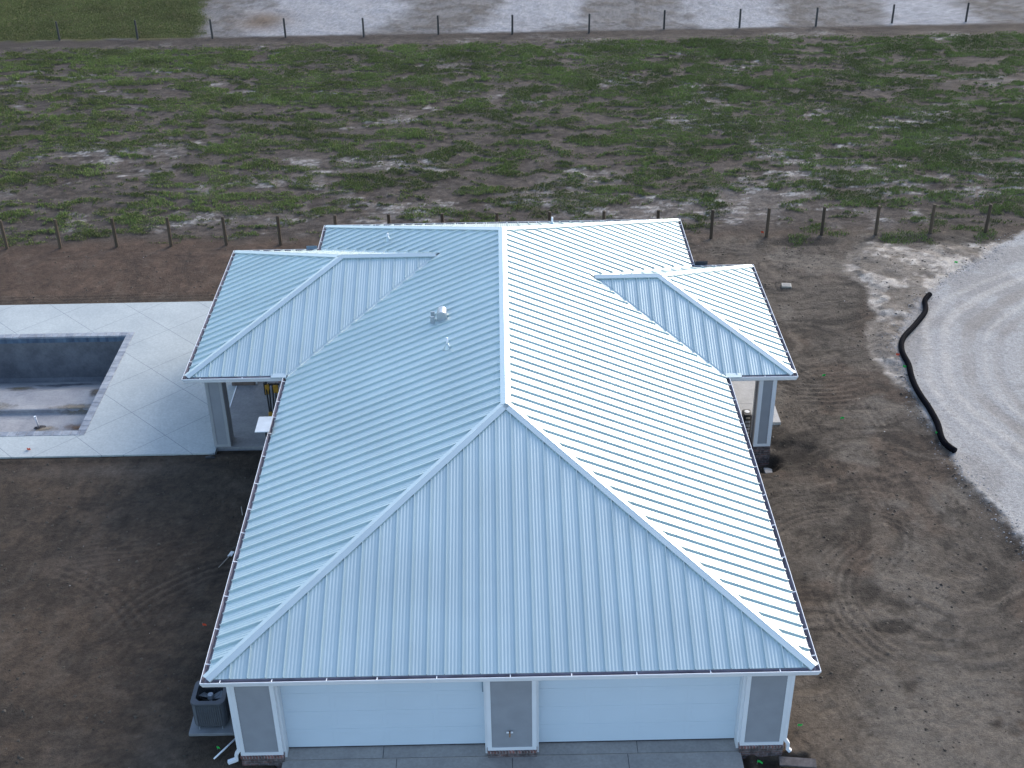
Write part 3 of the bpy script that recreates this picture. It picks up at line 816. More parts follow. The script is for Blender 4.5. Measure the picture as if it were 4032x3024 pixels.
HB(slab_ := MB().box(-8.6, -6.55, 14.44, 25.1, -.3, .096).box(-9.86 + .003, -8.6, 14.44, 25.1, -.3, .096), "lanai_slab", M_LANAI)
HB(MB().box(6.6, 9.53, 15.32, 21.2, -.3, .1), "porch_slab", M_PORCH)
HB(MB().box(6.62, 9.50, 16.55, 16.565, .1, .103), "slab_joint", M_LANAI)
HB(MB().box(-6.6, 6.6, .5, 24.7, -.3, SLAB), "foundation", M_DRIVE)
HB(MB().box(-5.6, 5.6, .506, .512, SLAB, SLAB + .003), "slab_joint", M_SEAL)
for jx, ja, jb in ((-3.2, .512, .90), (3.1, .512, .90)):
    HB(MB().box(jx, jx + .012, ja, jb, SLAB, SLAB + .003), "slab_joint", M_SEAL)
for jx in (-2.85, 0, 2.85):
    tag(MB().box(jx - .006, jx + .006, -30, .44 if jx == 0 else .498, SLAB - .011, SLAB - .008).build("driveway_joint", M_SEAL), kind="structure")
HB(MB().box(-9.885, -9.845, 16.9, 18.45, .1, .112), "drain_strip", M_WHITEP)

# ---- roof planes as ribbed sheets
def plane(name, O, e, up_h, ulen, v0f, v1f, brk, phase, rib=True):
    """O eave start, e along eave (unit, horizontal), up_h horizontal upslope unit; v = horizontal run"""
    O = np.array(O, float); e = np.array(e, float); uh = np.array(up_h, float)
    n = np.cross(e, uh + np.array([0, 0, S])); n /= np.linalg.norm(n)
    if n[2] < 0: n = -n
    prof_ = [(-.011, 0), (-.008, .056), (.008, .056), (.011, 0)]
    for q_ in range(0, 25):
        prof_.append((.046 + q_ * .0134, .0038 * (1 - math.cos(2 * math.pi * q_ / 6))))
    us = []
    k0 = int(math.floor((0 - phase) / SEAM)) - 1; k1 = int(math.ceil((ulen - phase) / SEAM)) + 1
    for k in range(k0, k1 + 1):
        for (du, h) in prof_:
            u = phase + k * SEAM + du
            us.append((u, h))
    us = sorted(us)
    U = np.array([a for a, _ in us]); Hh = np.array([b for _, b in us])
    extra = [0, ulen] + list(brk)
    U2 = np.unique(np.round(np.concatenate([U, extra, np.array(extra[2:]) + 1e-3]), 5)); U2 = U2[(U2 >= 0) & (U2 <= ulen)]
    H2 = np.interp(U2, U, Hh)
    V = []; Fs = []
    for i, (u, h) in enumerate(zip(U2, H2)):
        a, b = v0f(u), v1f(u)
        if b < a: b = a
        for v in (a, b):
            p = O + e * u + uh * v + np.array([0, 0, S * v]) + n * h
            V.append(tuple(p))
        # eave end turned down
    m = len(U2)
    for i in range(m - 1):
        a = 2 * i; Fs.append((a, a + 2, a + 3, a + 1))
    # closed drip edge under each rib at the lower end
    base = len(V)
    for i, (u, h) in enumerate(zip(U2, H2)):
        v = v0f(u)
        p = O + e * u + uh * v + np.array([0, 0, S * v]) - n * .018
        V.append(tuple(p))
    for i in range(m - 1):
        Fs.append((base + i, base + i + 1, 2 * (i + 1), 2 * i))
    b = MB(); b.add(V, Fs)
    return HB(b, name, M_ROOF, roof)

# underlay / roof deck solid
rb = MB()
def hipdeck(x0, x1, y0, y1, zo):
    w = x1 - x0; l = y1 - y0
    if w <= l:
        h = w / 2; a = ((x0 + x1) / 2, y0 + h); b = ((x0 + x1) / 2, y1 - h)
        V = [(x0, y0, zo), (x1, y0, zo), (x1, y1, zo), (x0, y1, zo), (a[0], a[1], zo + S * h), (b[0], b[1], zo + S * h)]
        Fh = [(0, 1, 4), (1, 2, 5, 4), (2, 3, 5), (3, 0, 4, 5), (0, 3, 2, 1)]
    return V, Fh
V, Fh = hipdeck(-W2 + .01, W2 - .01, .01, L_ - .01, HE - .035)
rb.add(V, Fh)
roof = HB(rb, "roof", M_UNDER)
def wingdeck(sx, a, b, dep):
    h = (b - a) / 2; zo = HE - .035; xo = sx * (W2 + dep - .01); m = (a + b) / 2
    xr = sx * (W2 + dep - h); xa = sx * (W2 - h)
    xi = sx * W2
    V = [(xo, a + .01, zo), (xi, a + .01, zo), (xa, m, zo + S * h), (xr, m, zo + S * h), (xo, b - .01, zo), (xi, b - .01, zo)]
    Fh = [(0, 1, 2, 3), (4, 3, 2, 5), (0, 3, 4)]
    return MB().add(V, Fh)
HB(wingdeck(-1, LA, LB, LD), "wing_deck", M_UNDER, roof)
HB(wingdeck(1, RA, RB, RD), "wing_deck", M_UNDER, roof)

VG = .17     # valley gap on the main roof side
plane("roof_panel", (-W2, 0, HE), (1, 0, 0), (0, 1, 0), 14.0, lambda u: 0, lambda u: min(u, 14 - u), [7.0], W2 + .1275 - 20 * SEAM)
plane("roof_panel", (W2, L_, HE), (-1, 0, 0), (0, -1, 0), 14.0, lambda u: 0, lambda u: min(u, 14 - u), [7.0], .2)
def side(u, a, b, hmax=W2):
    # main side slope: starts at the eave, or at the valley where the wing joins
    h = (b - a) / 2
    if a - .05 < u < b + .05:
        return max(0, min(u - a, b - u) + VG * 1.0)
    return 0
plane("roof_panel", (-W2, 0, HE), (0, 1, 0), (1, 0, 0), L_, lambda u: side(u, LA, LB), lambda u: min(u, W2, L_ - u), [W2, L_ - W2, LA - .05, LB + .05, (LA + LB) / 2], .15)
plane("roof_panel", (W2, 0, HE), (0, 1, 0), (-1, 0, 0), L_, lambda u: side(u, RA, RB), lambda u: min(u, W2, L_ - u), [W2, L_ - W2, RA - .05, RB + .05, (RA + RB) / 2], .15)
def wing(sx, a, b, dep, ph1, ph2, ph3):
    h = (b - a) / 2; m = (a + b) / 2; xo = sx * (W2 + dep)
    # end slope (faces outward)
    plane("roof_panel", (xo, a, HE), (0, 1, 0), (-sx, 0, 0), b - a, lambda u: 0, lambda u: min(u, b - a - u), [h], ph1)
    # front slope: u from outer corner inwards, up to the valley apex
    ul = dep + h
    v0 = lambda u: max(0, u - dep + .07)
    v1 = lambda u: min(u, h)
    plane("roof_panel", (xo, a, HE), (-sx, 0, 0), (0, 1, 0), ul, v0, v1, [h, dep - .07], ph2)
    plane("roof_panel", (xo, b, HE), (-sx, 0, 0), (0, -1, 0), ul, v0, v1, [h, dep - .07], ph3)
wing(-1, LA, LB, LD, .15, .3, .2)
wing(1, RA, RB, RD, .2, .15, .2)

# ---- caps
def cap_line(name, A, B, n1, d1, n2, d2, w=.15, lift=.062, lip=.05, ext=0.0):
    A = Vector(A); B = Vector(B); n1 = Vector(n1).normalized(); n2 = Vector(n2).normalized(); t = (B - A).normalized()
    d1 = Vector(d1); d1 = (d1 - t * d1.dot(t) - n1 * d1.dot(n1)).normalized()
    d2 = Vector(d2); d2 = (d2 - t * d2.dot(t) - n2 * d2.dot(n2)).normalized()
    m = (n1 + n2).normalized(); Lf = m * (lift / m.dot(n1))
    A = A - t * ext; B = B + t * ext
    b = MB(); ring = []
    for P in (A, B):
        C = P + Lf
        ring.append([C + d1 * w - n1 * lip, C + d1 * w, C + d1 * .02 + m * .0, C + m * .004, C + d2 * .02, C + d2 * w, C + d2 * w - n2 * lip])
    V = ring[0] + ring[1]; k = 7
    Fh = [(i, i + 1, i + 1 + k, i + k) for i in range(k - 1)]
    b.add(V, Fh)
    return HB(b, name, M_FLASH, roof)
ln = math.sqrt(1 + S * S)
nL = Vector((-S, 0, 1)) / ln; nR = Vector((S, 0, 1)) / ln; nF = Vector((0, -S, 1)) / ln; nB = Vector((0, S, 1)) / ln
ZR = HE + S * W2
cap_line("ridge_cap", (0, W2 - .05, ZR), (0, L_ - W2 + .05, ZR), nL, (-1, 0, 0), nR, (1, 0, 0), lift=.066)
for sx, n_ in ((-1, nL), (1, nR)):
    cap_line("hip_cap", (sx * W2, 0, HE), (0, W2, ZR), n_, (sx, 1, 0), nF, (0, -1, 0))
    cap_line("hip_cap", (sx * W2, L_, HE), (0, L_ - W2, ZR), n_, (sx, -1, 0), nB, (0, 1, 0))
def wing_caps(sx, a, b, dep):
    n_ = nL if sx < 0 else nR
    h = (b - a) / 2; m = (a + b) / 2; zr = HE + S * h; xo = sx * (W2 + dep); xr = sx * (W2 + dep - h); xa = sx * (W2 - h)
    cap_line("ridge_cap", (xr, m, zr), (xa + sx * .0, m, zr), nF, (0, -1, 0), nB, (0, 1, 0), lift=.066)
    cap_line("hip_cap", (xo, a, HE), (xr, m, zr), n_, (sx, 1, 0), nF, (-sx, -1, 0))
    cap_line("hip_cap", (xo, b, HE), (xr, m, zr), n_, (sx, -1, 0), nB, (-sx, 1, 0))
    # valleys: shallow metal trough with a centre crimp
    nm = n_
    for (y0, nn, sg) in ((a, nF, -1), (b, nB, 1)):
        A = Vector((sx * W2, y0, HE)); B = Vector((xa, m, zr)); t = (B - A).normalized()
        dm = Vector((-sx * 0, sg, 0)) ; dm = Vector((-sx, sg, 0)); dm = (dm - t * dm.dot(t) - nm * dm.dot(nm)).normalized()
        dw = Vector((sx, -sg, 0)); dw = (dw - t * dw.dot(t) - nn * dw.dot(nn)).normalized()
        up = Vector((0, 0, -.008))
        rr = []
        for P in (A, B):
            C = P + up
            rr.append([C + dm * .24 + nm * .004, C + dm * .13 + nm * .002, C + dm * .125 + nm * .022, C + dm * .11 + nm * .002, C + dm * .0, C + dw * .14 + nn * .004])
        bb = MB().add(rr[0] + rr[1], [(i, i + 1, i + 7, i + 6) for i in range(5)])
        HB(bb, "valley_flashing", M_FLASH, roof)
wing_caps(-1, LA, LB, LD)
wing_caps(1, RA, RB, RD)

# ---- eave outline (counter clockwise from front left)
OUT = [(-W2, 0), (W2, 0), (W2, RA), (W2 + RD, RA), (W2 + RD, RB), (W2, RB), (W2, L_), (-W2, L_), (-W2, LB), (-W2 - LD, LB), (-W2 - LD, LA), (-W2, LA)]
nO = len(OUT)
def offs(i, d):
    p = Vector(OUT[i]); a = Vector(OUT[i - 1]); c = Vector(OUT[(i + 1) % nO])
    e1 = (p - a).normalized(); e2 = (c - p).normalized()
    n1 = Vector((e1.y, -e1.x)); n2 = Vector((e2.y, -e2.x))
    q = p + n1 * d + n2 * d
    return q
HZ = {0: [.32, 1.51, 2.77, 3.93, 5.3, 6.99, 8.4, 9.9, 11.6, 13.2]}
for i in range(nO):
    j = (i + 1) % nO
    a, c = Vector(OUT[i]), Vector(OUT[j]); ln_ = (c - a).length
    # outer white shell of the gutter, then its inside face in the darkened colour
    def strip(prof_, name, mat, par):
        b = MB(); V = []
        for k_ in (i, j):
            for (d, z) in prof_:
                q = offs(k_, d); V.append((q.x, q.y, HE + z))
        k = len(prof_)
        b.add(V, [(m_, m_ + k, m_ + k + 1, m_ + 1) for m_ in range(k - 1)])
        return HB(b, name, mat, par)
    gt = strip([(-.006, -.17), (.075, -.17), (.098, -.135), (.105, -.10), (.125, -.055), (.133, -.005), (.133, .004), (.118, .004), (.118, -.006)], "gutter", M_GUTTER, None)
    strip([(.1155, -.006), (.110, -.055), (.095, -.10), (.086, -.150), (.004, -.150), (.003, -.012)], "gutter_shaded_inside", M_GUTIN, gt)
    # hangers
    e = (c - a).normalized(); nn = Vector((e.y, -e.x))
    ts = HZ.get(i)
    if ts is None:
        ts = []; t = random.uniform(.2, .5)
        while t < ln_ - .15:
            ts.append(t); t += random.choice([.9, 1.05, 1.2, 1.35])
    for t in ts:
        p = a + e * t
        b = MB(); w = .011
        q0 = p + nn * .0; q1 = p + nn * .128
        b.add([(q0.x - e.x * w, q0.y - e.y * w, HE - .02), (q0.x + e.x * w, q0.y + e.y * w, HE - .02), (q1.x + e.x * w, q1.y + e.y * w, HE + .008), (q1.x - e.x * w, q1.y - e.y * w, HE + .008),
               (q0.x - e.x * w, q0.y - e.y * w, HE - .035), (q0.x + e.x * w, q0.y + e.y * w, HE - .035), (q1.x + e.x * w, q1.y + e.y * w, HE - .010), (q1.x - e.x * w, q1.y - e.y * w, HE - .010)],
              [(0, 1, 2, 3), (7, 6, 5, 4), (0, 4, 5, 1), (1, 5, 6, 2), (2, 6, 7, 3), (3, 7, 4, 0)])
        HB(b, "hanger", M_GUTTER, gt, recalc=True)
    # fascia
    fb = MB(); q = [offs(i, -.008), offs(j, -.008)]
    fb.quad((q[0].x, q[0].y, HE - .19), (q[1].x, q[1].y, HE - .19), (q[1].x, q[1].y, HE - .02), (q[0].x, q[0].y, HE - .02))
    HB(fb, "fascia", M_TRIM)
# soffits
sf = MB(); zs = HE - .18
sf.quad((-W2 + .01, .01, zs), (-W2 + .01, L_ - .01, zs), (W2 - .01, L_ - .01, zs), (W2 - .01, .01, zs))
sf.quad((-W2 - LD + .01, LA + .01, zs), (-W2 - LD + .01, LB - .01, zs), (-W2 + .01, LB - .01, zs), (-W2 + .01, LA + .01, zs))
sf.quad((W2 - .01, RA + .01, zs), (W2 - .01, RB - .01, zs), (W2 + RD - .01, RB - .01, zs), (W2 + RD - .01, RA + .01, zs))
HB(sf, "soffit", M_SOFFIT)
# splash guards at the inner corners
def guard(x0, x1, y0, y1, z0, z1, mat=M_FLASH):
    HB(MB().bbox(x0, x1, y0, y1, z0, z1, .003), "splash_guard", mat)
M_GUARDD = plain("shaded_splash_metal", (.03, .035, .045), rough=.5)  # shaded inner side of the back guards, painted in as near-black
def guardc(pts, z0, z1, mat, th=.006):
    b = MB()
    for (p, q) in zip(pts[:-1], pts[1:]):
        p = Vector(p); q = Vector(q); e = (q - p).normalized(); nn = Vector((e.y, -e.x)) * th
        b.add([(p.x, p.y, z0), (q.x, q.y, z0), (q.x, q.y, z1), (p.x, p.y, z1), (p.x + nn.x, p.y + nn.y, z0), (q.x + nn.x, q.y + nn.y, z0), (q.x + nn.x, q.y + nn.y, z1), (p.x + nn.x, p.y + nn.y, z1)],
              [(0, 1, 2, 3), (7, 6, 5, 4), (3, 2, 6, 7), (0, 3, 7, 4), (1, 5, 6, 2)])
    HB(b, "splash_guard", mat, recalc=True)
# front inner corners: bent sheet covering the gutter mouth
def fguard(sx, a):
    xi = sx * (W2 + .02); xo = sx * (W2 + .52)
    b = MB(); yo = a - .134
    V = [(xi, a + .05, HE + .055), (xo, a + .05, HE + .055), (xo, yo, HE + .012), (xi, yo, HE + .012), (xo, yo, HE - .03), (xi, yo, HE - .03)]
    b.add(V, [(0, 1, 2, 3), (3, 2, 4, 5)])
    HB(b, "splash_guard", M_FLASH, recalc=True)
fguard(-1, LA); fguard(1, RA)
guardc([(W2 + .14, RB + .14), (W2 + .60, RB + .14)], HE - .02, HE + .17, M_GUARDD)
guardc([(W2 + .14, RB + .14), (W2 + .14, RB + .5)], HE - .02, HE + .10, M_GUARDD)
M_GUARDB = plain("blue_grey_metal", (.22, .30, .36), rough=.5)
guardc([(-W2 - .14, LB + .14), (-W2 - .56, LB + .14)], HE - .02, HE + .13, M_GUARDB)

# ---- walls
def lap(x0, x1, y, z0, z1, sgn=-1, axis='x', pitch=.10):
    """horizontal lap siding on a plane y (axis x) or x (axis y)"""
    b = MB(); z = z0
    while z < z1 - .001:
        zt = min(z + pitch, z1)
        o0, o1 = sgn * .022, sgn * .003
        if axis == 'x':
            V = [(x0, y + o0, z), (x1, y + o0, z), (x1, y + o1, zt), (x0, y + o1, zt), (x0, y + o1, z), (x1, y + o1, z)]
        else:
            V = [(y + o0, x0, z), (y + o0, x1, z), (y + o1, x1, zt), (y + o1, x0, zt), (y + o1, x0, z), (y + o1, x1, z)]
        b.add(V, [(0, 1, 2, 3), (4, 5, 1, 0)])
        z = zt
    return b
zt_ = HE - .182
XL, XR = -6.66, 6.67
# core walls
HB(MB().box(-6.6, 6.6, 1.02, 24.66, SLAB, zt_), "wall", M_SIDING)
HB(lap(1.02, 24.66, -6.62, .35, zt_, -1, 'y'), "siding", M_SIDING)
HB(lap(1.02, 24.66, 6.62, .35, zt_, 1, 'y'), "siding", M_SIDING)
HB(lap(-6.6, 6.6, 24.68, .35, zt_, 1, 'x'), "siding", M_SIDING)
HB(MB().box(-6.67, -6.61, 1.05, 24.7, -.25, .34).box(6.61, 6.67, 1.05, 24.7, -.25, .34), "brick_course", M_BRICK)
# piers
for (x0, x1) in ((XL, -5.62), (-.60, .60), (5.60, XR)):
    p = HB(MB().box(x0 + .02, x1 - .02, .53, 1.015, .33, zt_), "pier", M_TRIM)
    t = .105
    HB(lap(x0 + t, x1 - t, .525, .33 + .10, zt_ - .02), "siding", M_SIDING, p)
    tr = MB()
    tr.box(x0, x0 + t, .492, .532, .33, zt_).box(x1 - t, x1, .492, .532, .33, zt_).box(x0 + t, x1 - t, .492, .532, .33, .43)
    tr.box(x0, x0 + .02, .532, 1.01, .33, zt_).box(x1 - .02, x1, .532, 1.01, .33, zt_)
    HB(tr, "trim", M_TRIM, p)
    HB(MB().box(x0 - .012, x1 + .012, .455, 1.0, .255, .33), "brick_cap", M_BRICKS, p)
    lowz = -.3 if abs(x0) > 3 else SLAB
    HB(MB().box(x0 - .004, x1 + .004, .47, 1.0, lowz, .253), "brick_base", M_BRICK, p)
# left/right corner trims on sides
HB(MB().box(XL - .008, XL + .03, .53, .66, .33, zt_).box(XR - .03, XR + .008, .53, .66, .33, zt_), "corner_trim", M_TRIM)
# header over the doors
HB(MB().box(-5.62, -.60, .60, .96, 2.62, zt_).box(.60, 5.60, .60, .96, 2.62, zt_), "door_header", M_TRIM)
# garage doors
def garage_door(x0, x1):
    root = HB(MB().box(x0, x1, .93, .99, SLAB + .03, 2.62), "garage_door", M_DOOR)
    H = (2.60 - SLAB - .05) / 4; nc = 4; wd = (x1 - x0) / nc
    for r in range(4):
        z0 = SLAB + .05 + r * H
        b = MB()
        b.bbox(x0 + .004, x1 - .004, .885, .93, z0 + .003, z0 + H - .004, .004)
        for c_ in range(nc):
            xa = x0 + c_ * wd + .05; xb = x0 + (c_ + 1) * wd - .05
            za, zb = z0 + .09, z0 + H - .09
            # stamped frame: recessed border around a raised field
            V = []
            for (ins, yy) in ((0, .884), (.018, .8805), (.036, .884), (.05, .884)):
                V += [(xa + ins, yy, za + ins), (xb - ins, yy, za + ins), (xb - ins, yy, zb - ins), (xa + ins, yy, zb - ins)]
            Fh = []
            for k in range(3):
                for m_ in range(4):
                    n_ = (m_ + 1) % 4; Fh.append((k * 4 + m_, k * 4 + n_, (k + 1) * 4 + n_, (k + 1) * 4 + m_))
            b.add(V, Fh)
        HB(b, "door_section", M_DOOR, root)
    HB(MB().box(x0, x1, .90, .95, SLAB + .004, SLAB + .05), "bottom_seal", M_SEAL, root)
    return root
garage_door(-5.60, -.62); garage_door(.62, 5.58)
for x0, x1 in ((-5.62, -5.56), (-.66, -.6), (.6, .66), (5.54, 5.6)):
    HB(MB().box(x0, x1, .60, .88, SLAB + .006, 2.62), "door_jamb", M_TRIM)
HB(MB().bbox(-.70, -.662, .78, .86, 2.03, 2.42, .004), "door_opener_bracket", M_GUARDB)
# hose bib on centre pier
hbx = MB(); hbx.tube([(-.05 + .0, .51, .96), (-.05, .44, .95), (-.05, .40, .88)], .018, 10)
hbx.tube([(-.12, .44, 1.0), (.02, .44, 1.0)], .014, 8)
HB(hbx, "hose_tap", M_BRASS)
HB(MB().bbox(-.13, -.07, .425, .45, .985, 1.02, .004).bbox(-.03, .03, .425, .45, .985, 1.02, .004), "tap_handle", M_WHITEP)
# downspouts at both front corners
def downspout(sx, x, y):
    b = MB(); w, d = .05, .04
    def seg(path):
        for (p, q) in zip(path[:-1], path[1:]):
            p = Vector(p); q = Vector(q); t = (q - p).normalized()
            a_ = Vector((0, 1, 0)); a_ = (a_ - t * a_.dot(t))
            a_ = a_.normalized() if a_.length > .2 else Vector((1, 0, 0))
            c_ = t.cross(a_).normalized()
            V = []
            for P in (p - t * .012, q + t * .012):
                V += [P + a_ * w + c_ * d, P - a_ * w + c_ * d, P - a_ * w - c_ * d, P + a_ * w - c_ * d]
            b.add(V, [(0, 1, 5, 4), (1, 2, 6, 5), (2, 3, 7, 6), (3, 0, 4, 7), (3, 2, 1, 0), (4, 5, 6, 7)])
    seg([(x + sx * .25, y, HE - .18), (x + sx * .25, y, HE - .27), (x, y, HE - .45), (x, y, .42), (x + sx * .09, y - .01, .27), (x + sx * .09, y - .02, .10), (x + sx * (.30 if sx < 0 else .16), y - .06, .04)])
    o = HB(b, "downspout", M_GUTTER, recalc=True)
downspout(-1, XL - .055, .62); downspout(1, XR + .055, .62)
# wing columns
M_TRIMG = plain("shaded_trim", (0.36, 0.37, 0.38), rough=0.55, var=0.04)  # trim of the left columns, shade under the eave put into the grey
def column(x0, x1, y0, y1, zb, ztrim, brick=True):
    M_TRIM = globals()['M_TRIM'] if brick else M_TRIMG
    c_ = HB(MB().box(x0 + .02, x1 - .02, y0 + .02, y1 - .02, ztrim, zt_), "column", M_TRIM)
    t = .13 if brick else .10
    HB(lap(x0 + t, x1 - t, y0 + .018, ztrim + .1, zt_ - .02), "siding", M_SIDING, c_)
    tr = MB()
    tr.box(x0, x0 + t, y0 - .012, y0 + .03, ztrim, zt_).box(x1 - t, x1, y0 - .012, y0 + .03, ztrim, zt_).box(x0 + t, x1 - t, y0 - .012, y0 + .03, ztrim, ztrim + .1)
    tr.box(x0, x0 + .02, y0 + .03, y0 + t, ztrim, zt_).box(x1 - .02, x1, y0 + .03, y0 + t, ztrim, zt_).box(x0, x0 + .02, y1 - t, y1, ztrim, zt_).box(x1 - .02, x1, y1 - t, y1, ztrim, zt_)
    HB(tr, "trim", M_TRIM, c_)
    for (xx, sg) in ((x0 + .016, -1), (x1 - .016, 1)):
        HB(lap(y0 + t, y1 - t, xx, ztrim + .02, zt_ - .02, sg, 'y'), "siding", M_SIDING, c_)
    if brick:
        HB(MB().box(x0 - .01, x1 + .01, y0 - .03, y1 + .01, zb, ztrim - .002), "brick_base", M_BRICK, c_)
column(8.22, 8.79, 13.5, 14.1, -.75, .35)
column(8.22, 8.79, 19.9, 20.5, .1, .35)
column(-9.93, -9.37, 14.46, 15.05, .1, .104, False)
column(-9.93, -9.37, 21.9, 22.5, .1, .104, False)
column(6.72, 7.28, 13.5, 14.1, -.3, .35) if False else None

# ---- roof penetrations
def rz(x, y):  # height of the main side slopes
    return HE + S * (W2 - abs(x))
def boot(x, y, hgt, zbase):
    b = MB(); b.tube([(x, y, zbase - .05), (x, y, zbase + .02), (x, y, zbase + .10), (x, y, zbase + .17)], [.13, .11, .065, .045], 20)
    o = HB(b, "pipe_boot", M_FLASH, roof, smooth=True)
    HB(MB().tube([(x, y, zbase + .1), (x, y, zbase + hgt)], .036, 14), "vent_pipe", M_WHITEP, roof, smooth=True)
boot(-1.70, 11.30, .36, rz(1.7, 0)); boot(-4.22, 21.25, .30, rz(4.22, 0)); boot(1.78, 20.2, .36, HE + S * (L_ - 20.2))
# gooseneck exhaust hood
gx0, gy0 = -1.93, 13.40; gz0 = rz(1.93, 0)
gh = MB(); K = 14; ring = []
R_ = .155
for s_, xx in ((0, gy0 - .20), (1, gy0 + .20)):
    pts = []
    for k in range(K + 1):
        a_ = math.pi * (k / K) 
        pts.append((gx0 + R_ * math.cos(a_), xx, gz0 + .16 + R_ * .95 * math.sin(a_)))
    ring.append([(gx0 + R_, xx, gz0 - .14)] + pts + [(gx0 - R_, xx, gz0 + .02)])
k = len(ring[0])
gh.add(ring[0] + ring[1], [(i, i + 1, i + 1 + k, i + k) for i in range(k - 1)] + [tuple(range(k - 1, -1, -1)), tuple(range(k, 2 * k))])
HB(gh, "vent_hood", M_BARE, roof, recalc=True)
HB(MB().box(gx0 - .36, gx0 - .24, gy0 - .19, gy0 - .15, gz0 - .10, gz0 + .14).box(gx0 - .36, gx0 - .24, gy0 + .15, gy0 + .19, gz0 - .10, gz0 + .14), "hood_flap", M_BARE, roof)
# flat sheet at the left gutter
b = MB().bbox(-7.49, -7.06, 10.15, 10.99, 3.475, 3.50, .01)
dish = empty("flat_antenna", (-7.27, 10.57, 0))
b.v = [(p[0] + 7.27, p[1] - 10.57, p[2]) for p in b.v]; b.build("panel", plain("panel_grey_white", (0.50, 0.54, 0.56), rough=.4), dish)
MB().tube([(.02, .0, .02), (.02, .0, 3.47)], .025, 12).build("mast", M_BLACK, dish)
MB().bbox(-.12, .14, -.14, .14, 3.42, 3.474, .01).build("bracket", M_BLACK, dish)
tag(dish, "flat white rectangular panel on a dark mast at the left gutter edge", "panel")

# ------------------------------------------------------------------ condenser
ac = empty("air_conditioner", (-7.635, 2.05, .08))
tag(ac, "dark grey outdoor condenser with round fan opening at the front left corner", "air conditioner")
def rr_ring(w, d, r, z, seg=6):
    out = []
    for (cx, cy, a0) in ((w - r, d - r, 0), (-w + r, d - r, 90), (-w + r, -d + r, 180), (w - r, -d + r, 270)):
        for k in range(seg + 1):
            a = math.radians(a0 + 90 * k / seg); out.append((cx + r * math.cos(a), cy + r * math.sin(a), z))
    return out
A0 = rr_ring(.40, .40, .13, .08); A1 = rr_ring(.40, .40, .13, .84); nA = len(A0)
b = MB()
rings = [rr_ring(.395, .395, .13, .07), rr_ring(.395, .395, .13, .83)]
b.add(rings[0] + rings[1], [(i, (i + 1) % nA, (i + 1) % nA + nA, i + nA) for i in range(nA)])
b.build("coil", M_ACD, ac)
# louvre grid of vertical and horizontal bars
b = MB()
for k in range(15):
    z0 = .10 + k * .05
    R0 = rr_ring(.418, .418, .14, z0); R1 = rr_ring(.403, .403, .135, z0 + .028)
    b.add(R0 + R1, [(i, (i + 1) % nA, (i + 1) % nA + nA, i + nA) for i in range(nA)])
for k in range(12):
    u = -.30 + k * .6 / 11
    b.box(u - .008, u + .008, -.425, -.40, .08, .84).box(u - .008, u + .008, .40, .425, .08, .84)
    b.box(-.425, -.40, u - .008, u + .008, .08, .84).box(.40, .425, u - .008, u + .008, .08, .84)
b.build("louvre_panel", M_ACG, ac)
b = MB()
top = rr_ring(.43, .43, .15, .885); sid = rr_ring(.44, .44, .155, .86); low = rr_ring(.44, .44, .155, .83)
inn = []
for k in range(nA):
    a = math.atan2(top[k][1], top[k][0]); inn.append((.385 * math.cos(a), .385 * math.sin(a), .89))
inn2 = [(x * .97, y * .97, .52) for (x, y, z) in inn]
q = nA
b.add(low + sid + top + inn + inn2, [(r_i * q + i, r_i * q + (i + 1) % q, (r_i + 1) * q + (i + 1) % q, (r_i + 1) * q + i) for r_i in range(4) for i in range(q)])
b.build("top_cover", M_ACG, ac)
MB().cyl((0, 0), .375, .50, .52, 28).build("fan_well", M_ACD, ac)
b = MB()
for k in range(3):
    a = k * 2 * math.pi / 3 + .5
    V = []
    for (r, wd, zz) in ((.06, .05, .66), (.18, .10, .665), (.34, .13, .66)):
        for sg in (-1, 1):
            aa = a + sg * wd / r * .8; V.append((r * math.cos(aa), r * math.sin(aa), zz + sg * .025))
    b.add(V, [(0, 1, 3, 2), (2, 3, 5, 4)])
b.build("fan_blades", plain("fan_blade", (.26, .29, .31), rough=.4), ac)
MB().cyl((0, 0), .085, .68, .80, 18, .07).build("motor", plain("motor_grey", (.34, .37, .40), rough=.4), ac)
b = MB()
for r in (.12, .20, .28): b.tube([(r * math.cos(2 * math.pi * k / 24), r * math.sin(2 * math.pi * k / 24), .888) for k in range(25)], .0035, 5)
b.build("fan_guard", M_ACD, ac)
[MB().box(a, a + .015, -.43, -.42, 0, .10).build("hold_down_strap", M_BARE, ac) for a in (-.30, .285)]
pad = MB().bbox(-.76, .76, -.62, .72, -.08, .08, .015)
pado = pad.build("equipment_pad", M_PAD); pado.location = (-7.43, 2.10, 0)
tag(pado, "pale grey rectangular pad under the outdoor condenser", "pad")
pv = MB().tube([(-.235, -.27, .03), (.235, .27, .16)], .022, 12).build("plastic_pipe", M_WHITEP, smooth=True); pv.location = (-7.17, .955, 0)
tag(pv, "loose white plastic pipe leaning from the soil to the wall in front of the condenser", "pipe")

